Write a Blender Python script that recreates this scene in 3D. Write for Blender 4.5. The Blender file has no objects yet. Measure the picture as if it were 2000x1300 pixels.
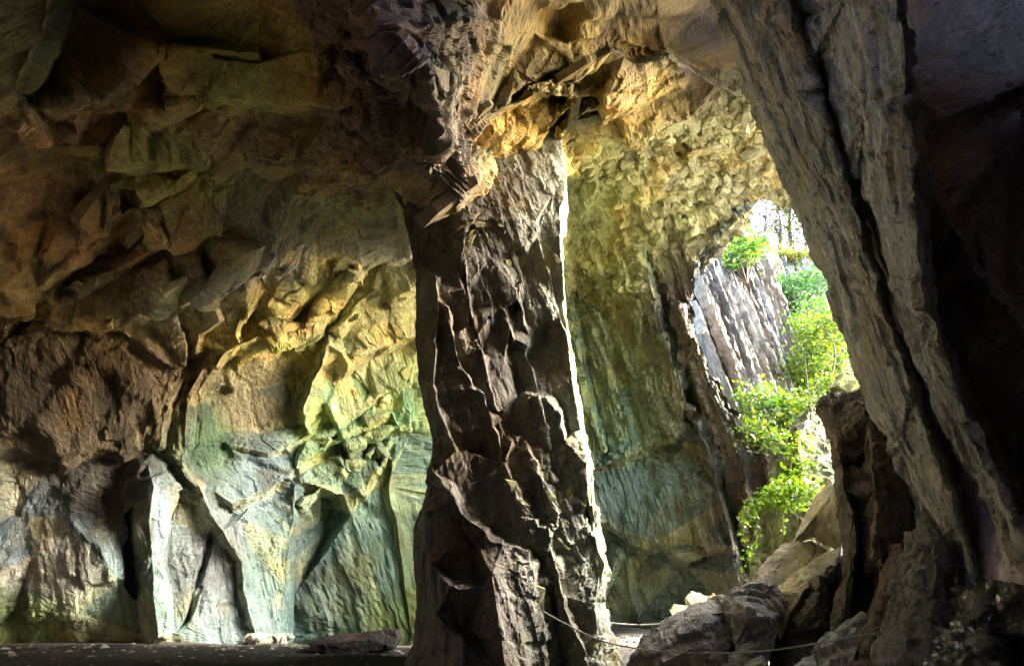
import bpy, math, random
import numpy as np
from mathutils import Vector, Matrix
from mathutils.geometry import delaunay_2d_cdt

random.seed(7)
R = math.radians
S = bpy.context.scene
COL = S.collection

# ------------------------------------------------------------------ camera
CAM = np.array([0.0, 0.0, 1.4]); PITCH = R(24); FPX = 1100.0
cd = bpy.data.cameras.new('camera'); cam = bpy.data.objects.new('camera', cd); COL.objects.link(cam)
cam.location = CAM; cam.rotation_euler = (R(90) + PITCH, 0, 0)
cd.sensor_width = 36; cd.lens = 36 * FPX / 2000; cd.clip_start = 0.05; cd.clip_end = 2000
S.camera = cam
# ------------------------------------------------------------------ sky, sun, exposure
SUN_AZ, SUN_EL = R(92), R(30)          # azimuth clockwise from +Y, elevation
w = bpy.data.worlds.new('World'); S.world = w; w.use_nodes = True
nt = w.node_tree; nt.nodes.clear()
sky = nt.nodes.new('ShaderNodeTexSky'); sky.sky_type = 'NISHITA'; sky.sun_disc = False
sky.sun_elevation = SUN_EL; sky.sun_rotation = SUN_AZ; sky.dust_density = 4.0; sky.air_density = 1.0; sky.ozone_density = 0.6
bg = nt.nodes.new('ShaderNodeBackground'); bg.inputs[1].default_value = 0.15
wo = nt.nodes.new('ShaderNodeOutputWorld')
nt.links.new(sky.outputs[0], bg.inputs[0]); nt.links.new(bg.outputs[0], wo.inputs[0])
sl = bpy.data.lights.new('sun', 'SUN'); sl.energy = 1.1; sl.angle = R(42); sl.color = (1.0, 0.99, 0.97)
so = bpy.data.objects.new('sun', sl); COL.objects.link(so)
SUN = Vector((math.sin(SUN_AZ) * math.cos(SUN_EL), math.cos(SUN_AZ) * math.cos(SUN_EL), math.sin(SUN_EL)))
so.rotation_euler = SUN.to_track_quat('Z', 'Y').to_euler()
vs = S.view_settings
vs.view_transform = 'Standard'; vs.look = 'None'; vs.gamma = 1.0; vs.exposure = 4.52; vs.use_curve_mapping = False
cy = S.cycles
cy.use_denoising = True
try: cy.denoiser = 'OPENIMAGEDENOISE'
except Exception: pass
cy.max_bounces = 12; cy.diffuse_bounces = 10; cy.glossy_bounces = 3; cy.transmission_bounces = 4; cy.transparent_max_bounces = 8
cy.caustics_reflective = False; cy.caustics_refractive = False; cy.sample_clamp_indirect = 8.0
cy.use_adaptive_sampling = False

# ------------------------------------------------------------------ helpers: pixel + distance -> place
cp, sp = math.cos(PITCH), math.sin(PITCH)
def ray(px, py):
    u, v = (px - 1000) / FPX, (650 - py) / FPX
    return np.array([u, cp - v * sp, sp + v * cp])
def P(px, py, Y):
    r = ray(px, py); return CAM + r * (Y / r[1])
def PZ(px, py, z):
    r = ray(px, py); return CAM + r * ((z - CAM[2]) / r[2])

# ------------------------------------------------------------------ helpers: noise
def _h(ix, iy, iz, s):
    a = (ix.astype(np.int64) * 374761393 + iy.astype(np.int64) * 668265263 + iz.astype(np.int64) * 2147483647 + s * 1274126177) & 0xffffffff
    a = ((a ^ (a >> 13)) * 1274126177) & 0xffffffff
    a = ((a ^ (a >> 16)) * 2246822519) & 0xffffffff
    a = a ^ (a >> 15)
    return (a & 0xffffff) / float(0xffffff)
def vnoise(p, s=0):
    i = np.floor(p); f = p - i; f = f * f * (3 - 2 * f); i = i.astype(np.int64)
    x, y, z = i[:, 0], i[:, 1], i[:, 2]; r = 0
    for dx in (0, 1):
        wx = f[:, 0] if dx else 1 - f[:, 0]
        for dy in (0, 1):
            wy = f[:, 1] if dy else 1 - f[:, 1]
            for dz in (0, 1):
                wz = f[:, 2] if dz else 1 - f[:, 2]
                r = r + wx * wy * wz * _h(x + dx, y + dy, z + dz, s)
    return r * 2 - 1
def fbm(p, s=0, o=4, g=0.5):
    r = 0; a = 1.0; t = 0
    for k in range(o):
        r = r + a * vnoise(p * (2.03 ** k) + 17.3 * k, s + k); t += a; a *= g
    return r / t
def plates(q, s, tilt=1.0, jit=0.7, bias=0.0):
    """faceted cells: every cell is a plane of its own height and slope; q in cell units"""
    i = np.floor(q - .5).astype(np.int64); n = len(q)
    best = np.full(n, 1e9); h = np.zeros(n)
    for dx in (0, 1):
        for dy in (0, 1):
            for dz in (0, 1):
                cx, cy_, cz = i[:, 0] + dx, i[:, 1] + dy, i[:, 2] + dz
                ox = cx + .5 + jit * (_h(cx, cy_, cz, s) - .5) - q[:, 0]
                oy = cy_ + .5 + jit * (_h(cx, cy_, cz, s + 1) - .5) - q[:, 1]
                oz = cz + .5 + jit * (_h(cx, cy_, cz, s + 2) - .5) - q[:, 2]
                d = ox * ox + oy * oy + oz * oz
                m = d < best
                best[m] = d[m]
                c3 = (cx[m], cy_[m], cz[m])
                h[m] = (_h(*c3, s + 3) * 2 - 1) + tilt * ((_h(*c3, s + 4) * 2 - 1) * ox[m] + (_h(*c3, s + 5) * 2 - 1) * oy[m] + (_h(*c3, s + 6) * 2 - 1) * oz[m]) + (bias[m] if hasattr(bias, '__len__') else bias) * ox[m]
    return h
def basis(a, b):
    a = np.array(a, float); a /= np.linalg.norm(a); b = np.array(b, float); b -= a * a.dot(b); b /= np.linalg.norm(b)
    return np.stack([a, b, np.cross(a, b)], 1)
STRIKE = basis((.91, -.24, .34), (.1, .9, .4))        # long axis of the roof plates
CLEAV = basis((-.27, -.2, .94), (.6, -.8, 0))         # cleavage of the slate, leaning

# ------------------------------------------------------------------ helpers: meshes
def refine(v, t, lfun, maxit=12, limit=900000):
    v = np.asarray(v, float); t = np.asarray(t, np.int64); own = np.arange(len(t))
    for it in range(maxit):
        e = np.sort(np.concatenate([t[:, [0, 1]], t[:, [1, 2]], t[:, [2, 0]]]), axis=1)
        key = e[:, 0] * (len(v) + 1) + e[:, 1]
        uk, inv = np.unique(key, return_inverse=True)
        ea, eb = uk // (len(v) + 1), uk % (len(v) + 1)
        mid = (v[ea] + v[eb]) / 2
        mark = np.linalg.norm(v[ea] - v[eb], axis=1) > lfun(mid)
        if not mark.any() or len(t) > limit: break
        nid = np.full(len(uk), -1, np.int64); nid[mark] = len(v) + np.arange(mark.sum())
        v = np.concatenate([v, mid[mark]])
        n = len(t); m = np.stack([nid[inv[:n]], nid[inv[n:2 * n]], nid[inv[2 * n:]]], 1)   # mids of ab, bc, ca
        c = (m >= 0).sum(1); out = [t[c == 0]]; ow = [own[c == 0]]
        k = c == 3; a, b, d = t[k].T; x, y, z = m[k].T
        out += [np.stack(q, 1) for q in ((a, x, z), (x, b, y), (z, y, d), (x, y, z))]; ow += [own[k]] * 4
        for r in range(3):
            tt = np.roll(t, -r, 1); mm = np.roll(m, -r, 1)
            k = (c == 1) & (mm[:, 0] >= 0); a, b, d = tt[k].T; x = mm[k, 0]
            out += [np.stack((a, x, d), 1), np.stack((x, b, d), 1)]; ow += [own[k]] * 2
            k = (c == 2) & (mm[:, 2] < 0); a, b, d = tt[k].T; x = mm[k, 0]; y = mm[k, 1]   # ab, bc marked
            out += [np.stack((a, x, y), 1), np.stack((x, b, y), 1), np.stack((a, y, d), 1)]; ow += [own[k]] * 3
        t = np.concatenate(out); own = np.concatenate(ow)
    return v, t, own
def vnormals(v, t):
    fn = np.cross(v[t[:, 1]] - v[t[:, 0]], v[t[:, 2]] - v[t[:, 0]])
    n = np.zeros_like(v)
    for k in range(3):
        for c in range(3): n[:, c] += np.bincount(t[:, k], fn[:, c], len(v))
    return n / (np.linalg.norm(n, axis=1, keepdims=True) + 1e-12)
def softnormals(v, t, it):
    n = vnormals(v, t)
    for _ in range(it):
        f = n[t].sum(1); m = np.zeros_like(n)
        for k in range(3):
            for c in range(3): m[:, c] += np.bincount(t[:, k], f[:, c], len(v))
        n = m / (np.linalg.norm(m, axis=1, keepdims=True) + 1e-12)
    return n
def mesh(name, v, t, mat=None, tint=None, smooth=False):
    v = np.asarray(v, np.float32); t = np.asarray(t, np.int32)
    me = bpy.data.meshes.new(name)
    me.vertices.add(len(v)); me.vertices.foreach_set('co', v.ravel())
    k = t.shape[1]; me.loops.add(len(t) * k); me.loops.foreach_set('vertex_index', t.ravel())
    me.polygons.add(len(t)); me.polygons.foreach_set('loop_start', np.arange(0, len(t) * k, k, dtype=np.int32))
    try: me.polygons.foreach_set('loop_total', np.full(len(t), k, np.int32))
    except Exception: pass
    me.polygons.foreach_set('use_smooth', np.full(len(t), smooth))
    if tint is not None:
        at = me.attributes.new('tint', 'FLOAT_COLOR', 'POINT')
        c = np.ones((len(v), 4), np.float32); c[:, :3] = tint; at.data.foreach_set('color', c.ravel())
    me.update(calc_edges=True)
    if mat: me.materials.append(mat)
    return me
def link(name, me, parent=None, **props):
    o = bpy.data.objects.new(name, me); COL.objects.link(o); o.parent = parent
    for k, x in props.items(): o[k] = x
    return o
def sub(v, t, sel):
    tt = t[sel]; u, inv = np.unique(tt, return_inverse=True)
    return u, inv.reshape(tt.shape)
def inside(poly, pts):
    x, y = pts[:, 0], pts[:, 1]; r = np.zeros(len(pts), bool); n = len(poly)
    for i in range(n):
        x0, y0 = poly[i][:2]; x1, y1 = poly[(i + 1) % n][:2]
        c = (y0 > y) != (y1 > y)
        r ^= c & (x < (x1 - x0) * (y - y0) / ((y1 - y0) if y1 != y0 else 1e-9) + x0)
    return r
def trace(rim, lines):
    """Delaunay mesh over a traced outline with creases along the traced lines. Every point is (px, py, value)."""
    pts, eds, idx = [], [], {}
    def add(p):
        k = (round(p[0], 1), round(p[1], 1))
        if k not in idx: idx[k] = len(pts); pts.append(p)
        return idx[k]
    r = [add(p) for p in rim]; eds += [(r[i], r[(i + 1) % len(r)]) for i in range(len(r))]
    for ln in lines:
        q = [add(p) for p in ln]; eds += [(q[i], q[i + 1]) for i in range(len(q) - 1) if q[i] != q[i + 1]]
    vo, eo, fo, ov, oe, of = delaunay_2d_cdt([Vector((p[0], p[1])) for p in pts], eds, [], 0, 1e-4)
    src = np.array([p[:2] for p in pts]); val = np.array([p[2] for p in pts])
    o = np.array([(q.x, q.y) for q in vo]); vv = np.zeros(len(o))
    for i in range(len(o)):
        if len(ov[i]): vv[i] = val[ov[i][0]]
        else:
            d = ((src - o[i]) ** 2).sum(1); j = np.argsort(d)[:4]; ww = 1 / (d[j] + 1); vv[i] = (ww * val[j]).sum() / ww.sum()
    f = np.array([list(q) for q in fo]); c = o[f].mean(1)
    f = f[inside(rim, c)]
    a = o[f]; area = (a[:, 1, 0] - a[:, 0, 0]) * (a[:, 2, 1] - a[:, 0, 1]) - (a[:, 1, 1] - a[:, 0, 1]) * (a[:, 2, 0] - a[:, 0, 0])
    f[area > 0] = f[area > 0][:, ::-1]        # y runs down: make faces look at the camera
    return o, vv, f
def tps(pts):
    p = np.array([q[:2] for q in pts], float) / 500; y = np.array([q[2] for q in pts], float); n = len(p)
    def U(r2): return np.where(r2 > 0, r2 * np.log(r2 + 1e-12), 0)
    K = U(((p[:, None] - p[None]) ** 2).sum(-1)) + np.eye(n) * 1e-3
    A = np.zeros((n + 3, n + 3)); A[:n, :n] = K; A[:n, n] = 1; A[:n, n + 1:] = p; A[n, :n] = 1; A[n + 1:, :n] = p.T
    c = np.linalg.solve(A, np.concatenate([y, [0, 0, 0]]))
    def f(q):
        q = np.asarray(q, float) / 500
        return U(((q[:, None] - p[None]) ** 2).sum(-1)) @ c[:n] + c[n] + q @ c[n + 1:]
    return f
def field(seeds):
    """colour (3) and style values spread from seeds [(px, py, Y, values...)] by distance in the place"""
    pos = np.array([P(*s[:3]) for s in seeds]); val = np.array([s[3] for s in seeds], float)
    def f(v):
        out = np.zeros((len(v), val.shape[1])); k = 0
        while k < len(v):
            d = ((v[k:k + 60000, None] - pos[None]) ** 2).sum(-1) + .15
            ww = d ** -2.2; out[k:k + 60000] = (ww @ val) / ww.sum(1, keepdims=True); k += 60000
        return out
    return f

# ------------------------------------------------------------------ materials
class NT:
    def __init__(s, name):
        s.m = bpy.data.materials.new(name); s.m.use_nodes = True; s.t = s.m.node_tree; s.t.nodes.clear()
    def n(s, kind, **kw):
        x = s.t.nodes.new('ShaderNode' + kind)
        for k, v in kw.items():
            if isinstance(k, str) and hasattr(x, k): setattr(x, k, v)
        return x
    def l(s, a, b): s.t.links.new(a, b)
    def val(s, sock, v):
        if hasattr(v, 'is_output'): s.l(v, sock)
        else: sock.default_value = v
    def math(s, op, a, b=0.0, clamp=False):
        x = s.n('Math', operation=op); x.use_clamp = clamp; s.val(x.inputs[0], a); s.val(x.inputs[1], b); return x.outputs[0]
    def mix(s, f, a, b, mode='MIX'):
        x = s.n('Mix', data_type='RGBA', blend_type=mode); s.val(x.inputs[0], f); s.val(x.inputs[6], a); s.val(x.inputs[7], b); return x.outputs[2]
    def noise(s, vec, scale, detail=4, rough=.55, dist=0.0):
        x = s.n('TexNoise'); s.l(vec, x.inputs['Vector']); x.inputs['Scale'].default_value = scale; x.inputs['Detail'].default_value = detail
        x.inputs['Roughness'].default_value = rough; x.inputs['Distortion'].default_value = dist; return x.outputs[0]
    def ramp(s, f, *st):
        x = s.n('ValToRGB'); s.l(f, x.inputs[0]); e = x.color_ramp.elements
        while len(e) < len(st): e.new(.5)
        for i, (p, c) in enumerate(st): e[i].position = p; e[i].color = (c, c, c, 1) if not isinstance(c, tuple) else (*c, 1)
        return x.outputs[0]
    def mapr(s, f, a, b, c, d):
        x = s.n('MapRange'); s.val(x.inputs[0], f)
        for i, q in enumerate((a, b, c, d)): x.inputs[i + 1].default_value = q
        return x.outputs[0]
def rock_material(name, colour=None, objcol=False, rough=(.5, .85), streak=.5, bump=.25, wet=0.0, fine=1.0, spec=.4):
    k = NT(name); geo = k.n('NewGeometry'); vec = geo.outputs['Position']
    if objcol: base = k.n('ObjectInfo').outputs['Color']
    elif colour is None:
        at = k.n('Attribute'); at.attribute_name = 'tint'; base = at.outputs['Color']
    else:
        rgb = k.n('RGB'); rgb.outputs[0].default_value = (*colour, 1); base = rgb.outputs[0]
    mp = k.n('Mapping'); mp.vector_type = 'TEXTURE'      # cleavage frame: long along the lean of the slate
    mp.inputs['Rotation'].default_value = Matrix([list(r) for r in CLEAV]).to_euler(); mp.inputs['Scale'].default_value = (6, 1, 1)
    k.l(vec, mp.inputs[0])
    fin = k.noise(vec, 9 * fine, 6, .74); st = k.noise(mp.outputs[0], 7 * fine, 5, .72, .15)
    v = k.math('MULTIPLY', k.mapr(st, .3, .7, 1 - .4 * streak, 1 + .4 * streak), k.mapr(fin, .3, .7, .68, 1.3))
    cv = k.n('CombineColor'); [k.l(v, cv.inputs[i]) for i in range(3)]
    c = k.mix(1.0, base, cv.outputs[0], 'MULTIPLY')
    hgt = k.math('ADD', k.math('MULTIPLY', st, .9 * streak), fin)
    bp = k.n('Bump'); bp.inputs['Strength'].default_value = bump * 2; bp.inputs['Distance'].default_value = .12; k.l(hgt, bp.inputs['Height'])
    b = k.n('BsdfPrincipled'); k.l(c, b.inputs['Base Color']); k.l(bp.outputs[0], b.inputs['Normal'])
    k.l(k.mapr(st, .35, .65, rough[0], rough[1]), b.inputs['Roughness']); b.inputs['Specular IOR Level'].default_value = spec
    if wet:
        b.inputs['Coat Weight'].default_value = wet; b.inputs['Coat Roughness'].default_value = .12
    o = k.n('OutputMaterial'); k.l(b.outputs[0], o.inputs[0])
    return k.m
def stain(v, c, seed=0, amt=1.0):
    """mottling of the stone itself: tone, iron staining, pale mineral bloom, dark seep marks, hairline joints"""
    c = np.array(c, float)
    if c.ndim == 1: c = np.tile(c, (len(v), 1))
    big = fbm(v * .6, 101 + seed, 4); med = fbm(v * 2.7, 107 + seed, 4)
    q = (v @ CLEAV) * (.3, 1.7, 1.7); p2 = fbm(q, 113 + seed, 5)
    c = c * (1 + amt * (.35 * big + .45 * med))[:, None]
    k = (np.clip((fbm(v * 1.1, 121 + seed, 4) - .05) / .3, 0, 1) * .5 * amt)[:, None]; c = c * (1 - k) + k * c * np.array([[1.3, .95, .5]])
    k = (np.clip((p2 - .12) / .25, 0, 1) * .6 * amt)[:, None]; c = c * (1 + k * np.array([[.28, .32, .3]]))
    k = (np.clip((-p2 - .12) / .25, 0, 1) * .5 * amt)[:, None]; c = c * (1 - k * .75)
    j = np.abs(fbm(v * .9, 131 + seed, 3)); k = (np.clip(1 - j / .012, 0, 1) * np.clip((med + .1) * 3, 0, 1))[:, None]; c = c * (1 - .8 * k)
    return np.clip(c, .015, .62)
M_ROCK = rock_material('slate_rock', streak=.7, bump=.3)
M_PLATE = rock_material('slate_plate', objcol=True, fine=1.3)

def displace(v, n, sty, seed=0, warp=.13, t=None):
    """sty columns: plate, rubble, streak, smooth amplitude"""
    q = v + warp * np.stack([fbm(v * .8, 5 + i, 3) for i in range(3)], 1)
    s = q @ STRIKE; c = q @ CLEAV
    bi = np.clip(-n[:, 2] - .1, 0, .6) / .6
    rf = 1 - .45 * bi
    h = sty[:, 0] * (.19 * plates(s / (3.6, 1.8, 2.2), 11 + seed, .8, .7, 3.4 * bi) + .085 * rf * plates(s / (1.9, .6, 1.4), 23 + seed, .6, .7, 3.2 * bi))
    if t is not None:
        cnt = np.bincount(t.ravel(), minlength=len(v)) * 3.0
        for _ in range(1):
            f = h[t].sum(1); h = sum(np.bincount(t[:, k], f, len(v)) for k in range(3)) / np.maximum(cnt, 1)
    h = h + sty[:, 0] * (.05 * rf * plates(s / (1.1, .24, .6), 31 + seed, .6, .7, 1.5 * bi) + .018 * plates(s / (.5, .12, .3), 37 + seed, .6))
    m = sty[:, 1] > .03
    if m.any():
        h[m] += sty[m, 1] * (.17 * plates(q[m] / .62, 41 + seed, 1.6) + .10 * plates(q[m] / .3, 47 + seed, 1.6) + .05 * plates(q[m] / .15, 53 + seed, 1.4))
    m = sty[:, 2] > .03
    if m.any():
        h[m] += sty[m, 2] * (.15 * plates(c[m] / (3.6, .55, .55), 61 + seed, .6) + .085 * plates(c[m] / (1.9, .2, .2), 67 + seed, .6) + .045 * plates(c[m] / (.9, .085, .085), 71 + seed, .6))
    h += sty[:, 3] * (.14 * fbm(v * .45, 81 + seed, 3) + .05 * fbm(v * 2.2, 85 + seed, 4))
    h += .012 * fbm(v * 9, 91 + seed, 3)
    return v + n * h[:, None]

# ------------------------------------------------------------------ the rock shell of the cavern: walls and roof
BASE = tps([(-300,1260,15),(0,1255,16.5),(250,1250,17),(480,1245,18),(565,1230,20),(700,1228,20.5),(820,1226,20.5),(1000,1222,21),(1190,1216,21.5),(1350,1190,20),(1470,1140,18.6),
 (-300,900,13.5),(0,900,15),(250,900,16),(480,900,17.5),(700,900,19.5),(900,900,20),(1150,900,20),(1300,900,19.3),(1450,900,18),
 (-300,650,11.5),(0,650,13),(250,640,14),(480,650,15.5),(700,700,18),(900,700,18.5),(1150,650,18.3),(1330,600,16.8),
 (-300,450,9.5),(0,450,10.5),(300,450,11.5),(600,450,13.5),(800,450,14.5),(1000,420,14.3),(1100,400,15.3),(1300,420,15.4),(1450,430,15.2),
 (-300,250,7.5),(0,250,8.3),(300,250,9),(600,250,9.5),(800,250,9.3),(1000,250,10.3),(1200,250,12),(1450,250,13.2),(1560,300,13.4),
 (-300,50,6),(0,50,6.5),(300,50,7),(700,50,7),(1000,50,8),(1300,50,9),(1550,50,9.3),(1800,0,9.6),(1760,300,13.2),
 (-300,-300,4),(300,-300,4.5),(1000,-300,5),(1500,-300,6)])
RIM_OPEN = [(1730,390),(1590,408),(1555,398),(1540,412),(1522,402),(1500,390),(1485,388),(1468,409),(1460,437),(1448,447),(1425,468),(1409,481),(1385,470),(1366,500),(1354,560),(1346,597),(1353,640),(1375,700),(1397,745),(1420,803),
 (1459,821),(1473,838),(1514,873),(1528,890),(1514,956),(1500,1050),(1482,1130),(1470,1220)]
RIM = [(p[0], p[1], 0.0) for p in [(-400,-400),(200,-400),(700,-400),(1200,-400),(1800,-400),(1800,0),(1780,200)] + RIM_OPEN + [(1470,1320),(1190,1320),(820,1320),(480,1320),(250,1320),(0,1320),(-400,1320),(-400,900),(-400,650),(-400,450),(-400,200)]]  # roof carried on unseen behind the fins to block the sun
_jr = random.Random(3)
def ragged(pts, amp, seg=17):
    r = []
    for i in range(len(pts) - 1):
        p, q = pts[i], pts[i + 1]; d = math.hypot(q[0] - p[0], q[1] - p[1]); n = max(1, int(d / seg))
        for k in range(n):
            t = k / n; j = 0 if k == 0 and i == 0 else amp
            r.append((p[0] + (q[0] - p[0]) * t + _jr.uniform(-j, j), p[1] + (q[1] - p[1]) * t + _jr.uniform(-j, j), p[2] + (q[2] - p[2]) * t + _jr.uniform(-j, j) * .02))
    return r + [pts[-1]]
def step(pts, off, a, b, amp=2.2, seg=17, gaps=0.0):
    """a ledge: the traced lip stands at a, a second line shifted by off (px) stands at b"""
    lip = ragged([(p[0], p[1], p[2] if len(p) > 2 else a) for p in pts], amp, seg)
    ph = _jr.uniform(0, 99); foot = []
    for x, y, z in lip:
        g = 1.0 if not gaps else .3 + gaps * max(0, math.sin((x + y) * .045 + ph)) ** 2 + .5 * _jr.random()
        foot.append((x + off[0] * g + _jr.uniform(-amp, amp) * .6, y + off[1] * g + _jr.uniform(-amp, amp) * .6, z + (b - a) * min(1.25, .3 + .7 * g)))
    return [lip, foot]
L = []
L += step([(25,880),(110,905),(190,868),(245,884),(300,868)], (2, 16), -.35, .1)
L += step([(-60,668),(60,655),(110,628),(210,622),(292,612)], (3, 15), -.3, .1)
L += [[(30,1000,-.1),(130,1000,-.5),(195,1080,-.8)],[(60,1200,-.6),(150,1200,-.9)],[(60,1090,-.5),(140,1075,-.7)]]
L += [[(240,1005,-.4),(248,1035,-.5),(230,1078,-.6),(243,1140,-.6),(264,1172,-.7),(274,1246,-.8)], [(249,1000,.6),(259,1035,.8),(252,1100,.9),(258,1145,.6)]]
L += [[(300,868,-.6),(288,905,-.7),(262,985,-.9),(270,1040,-1.0),(285,1092,-.8),(278,1130,-1.0),(280,1180,-1.0),(290,1246,-1.1)],
      [(345,955,-.7),(318,1005,-1.0),(312,1085,-.8),(322,1130,-1.1),(330,1180,-1.2),(332,1238,-1.2)], [(300,950,-1.3),(292,1020,-1.3),(298,1090,-1.0),(300,1170,-1.5),(310,1240,-1.5)],
      [(354,965,.1),(330,1012,.3),(324,1090,.3),(336,1130,.2),(342,1236,.1)]]
L += [[(404,1045,.3),(378,1120,.3),(358,1210,.3)], [(412,1045,.9),(388,1120,.9),(366,1210,.8)], [(424,1045,.3),(402,1120,.3),(374,1212,.3)]]
L += step([(355,908),(392,965),(412,1002),(445,1055),(470,1098),(476,1150),(492,1212),(502,1246)], (-11, 8), -.7, .1)
L += [[(420,960,-.5),(470,1010,-.5),(500,1090,-.2),(520,1180,-.3),(530,1240,-.4)]]
L += step([(560,930),(580,950),(575,1010),(562,1090),(563,1140),(563,1240)], (12, 4), -.7, .5)
L += [[(602,985,.6),(622,965,1.6),(655,968,1.6),(668,1000,1.4),(650,1022,1.4),(620,1018,1.5),(604,990,.5)], [(590,985,-.3),(628,950,-.5),(670,965,-.4),(684,1005,-.3)]]
L += step([(452,983),(520,958),(560,930),(600,900),(650,868),(720,845),(800,828)], (5, 15), -.8, .15)
L += step([(440,690),(500,672),(590,645),(625,640),(660,590),(690,545)], (7, 15), -1.0, .6)
L += [[(400,780,.9),(480,760,1.3),(560,740,1.1)],[(420,860,.8),(500,850,.9),(545,890,.4)]]
L += [[(440,690,-1.0),(400,740,-.9),(372,780,-.8),(366,800,-.8),(362,880,-.7),(355,908,-.8)], [(378,795,.2),(376,880,.2),(370,905,.0)], [(410,752,.25),(386,785,.2)]]
L += step([(360,720),(325,790),(312,868)], (12, 6), -.6, -.15)
L += step([(640,670),(622,720),(592,800),(602,850)], (-14, 3), -.8, .5)
L += step([(645,715),(700,690),(760,672),(815,658)], (4, 16), -.9, .05)
L += [[(724,768,.2),(740,800,.2),(768,802,.1)],[(728,812,-.6),(765,806,-.6)],[(748,775,-.5),(768,802,-.6)]]
L += step([(610,835),(680,800),(740,765),(800,740)], (4, 12), -.4, .05)
L += step([(700,900),(735,870),(770,900),(760,950)], (-8, 10), -.5, .1)
L += step([(629,860),(681,846),(757,815)], (3, 9), -.35, .1)
L += step([(706,846),(700,880),(726,895)], (12, 4), -.1, .7)
L += step([(767,838),(750,896),(716,948)], (9, 3), -.5, .1)
L += step([(521,884),(577,860),(600,850)], (3, 9), -.35, .1)
L += step([(600,862),(582,895),(588,940)], (-9, 2), -.6, .1)
L += step([(650,880),(672,910),(660,940)], (9, 0), -.5, 0)
# folds of the roof, left chamber
L += step([(-80,700),(15,640),(75,560),(170,500),(280,440)], (6, 18), -.5, .25)
L += step([(150,560),(250,520),(330,470),(420,440)], (6, 14), -.4, .2)
L += [[(405,572,-1.4),(470,500,-1.2),(520,480,-.7),(600,462,-.05),(615,472,.0),(560,510,-.3),(480,548,-.85),(405,572,-1.4)]]
L += step([(330,560),(345,610),(360,650),(370,690)], (10, 2), -.6, .2)
L += step([(395,560),(398,620),(385,680)], (12, 0), -.5, .3)
L += step([(520,545),(495,600),(470,650)], (14, 6), -.7, .0)
L += step([(550,600),(620,560),(690,520),(790,500)], (4, 12), -.5, .15)
L += [[(592,640,-.9),(640,575,-.9),(682,540,-.8)]]
L += step([(660,640),(700,600),(740,580),(806,560)], (6, 16), -.6, .1)
L += step([(330,75),(420,85),(505,92),(512,118),(420,105)], (0, 12), .5, -.2)
L += step([(100,285),(200,300),(300,308),(390,312)], (-4, 14), -.5, .2)
L += step([(225,388),(300,370),(345,350),(390,318)], (8, 12), -.5, .3)
L += step([(30,180),(70,120),(110,0),(120,-120)], (22, 6), -.8, .7)
L += step([(310,100),(340,165),(450,180),(560,195),(690,180)], (2, 14), -.5, .3)
L += step([(620,100),(655,70),(690,100),(690,180)], (12, 0), -.3, .4)
L += step([(110,200),(160,190),(220,200),(300,215),(380,190)], (0, 14), -.4, .3)
L += step([(420,350),(480,330),(560,345),(600,330)], (4, 14), -.4, .3)
L += step([(590,345),(640,360),(690,340)], (4, 14), -.5, .3)
# the roof bellies down towards the pillar head
L += [[(560,-60,-.3),(640,60,-.6),(700,140,-.9),(760,240,-1.3),(790,330,-1.7)], [(700,-40,-.7),(760,60,-1.2),(830,150,-1.5),(850,260,-1.8),(860,350,-2.2)],
      [(980,40,-.5),(920,95,-.7),(872,190,-1.1),(885,270,-1.3),(900,330,-1.5)]]
L += [[(1060,70,.1),(1005,130,.1),(962,200,.0),(975,262,-.2),(990,325,-.4)]]
L += [[(655,150,.2),(710,230,0),(745,300,-.2),(765,380,-.3)]]
L += [[(780,190,-1.3),(850,120,-1.0),(880,150,-1.0),(840,215,-1.9),(780,190,-1.3)]]
# roof of the inner chamber
L += step([(1200,95),(1240,125),(1310,112),(1370,150),(1470,192)], (-6, -18), -.35, .35)
L += step([(910,250),(960,215),(1010,205),(1060,175),(1100,190)], (4, 14), -.5, .25)
L += step([(1000,190),(1060,150),(1140,130)], (4, 10), -.3, .15)
L += step([(1040,330),(1060,270),(1120,200),(1180,190)], (12, 8), -.5, .5)
L += step([(1095,330),(1090,260),(1150,215),(1230,200),(1330,170)], (10, 12), -.6, .0)
L += step([(930,420),(1000,360),(1080,330),(1120,325),(1180,290),(1260,265),(1350,230)], (4, 14), -.6, .25)
L += [[(1120,430,-.1),(1250,470,.0),(1330,470,.0),(1360,445,-.1),(1425,400,-.3)]]
L += step([(1395,470),(1430,440),(1465,410)], (-14, -10), -.4, .0)
# inner wall behind the pillar: leaning ribs
L += step([(1100,480),(1130,700),(1175,880)], (14, 0), -.3, .15)
L += step([(1170,620),(1210,760),(1240,880)], (14, 0), -.3, .15)
L += step([(1270,560),(1310,700),(1390,900),(1440,1120)], (16, -4), -.45, .25)
L += step([(1330,600),(1370,730),(1430,870),(1478,985)], (14, -8), -.3, .0)
L += step([(1330,690),(1345,800),(1310,860)], (12, 4), -.2, .4)
L += step([(1185,1020),(1220,1050),(1255,1076),(1290,1058),(1335,1090),(1370,1070)], (3, 15), -.4, .4)
L += [[(1210,1060,.3),(1235,1140,.2),(1240,1215,.2)], [(1150,920,0),(1220,890,-.4),(1240,885,-.4),(1240,900,.2)]]
L += step([(1170,1180),(1200,1100),(1215,1060)], (10, 4), -.3, .2)

o2, dv, tri = trace(RIM, L)
# add a loose scatter of extra points so the large facets break up
base = BASE(o2); dv = dv * np.where((o2[:, 0] < 830) & (o2[:, 1] > 560), .6, np.where((o2[:, 0] < 700) & (o2[:, 1] < 420), .55, 1.0))
v0 = np.array([P(o2[i, 0], o2[i, 1], max(base[i] + dv[i], 2.5)) for i in range(len(o2))])
cxy = o2[tri].mean(1)

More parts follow.
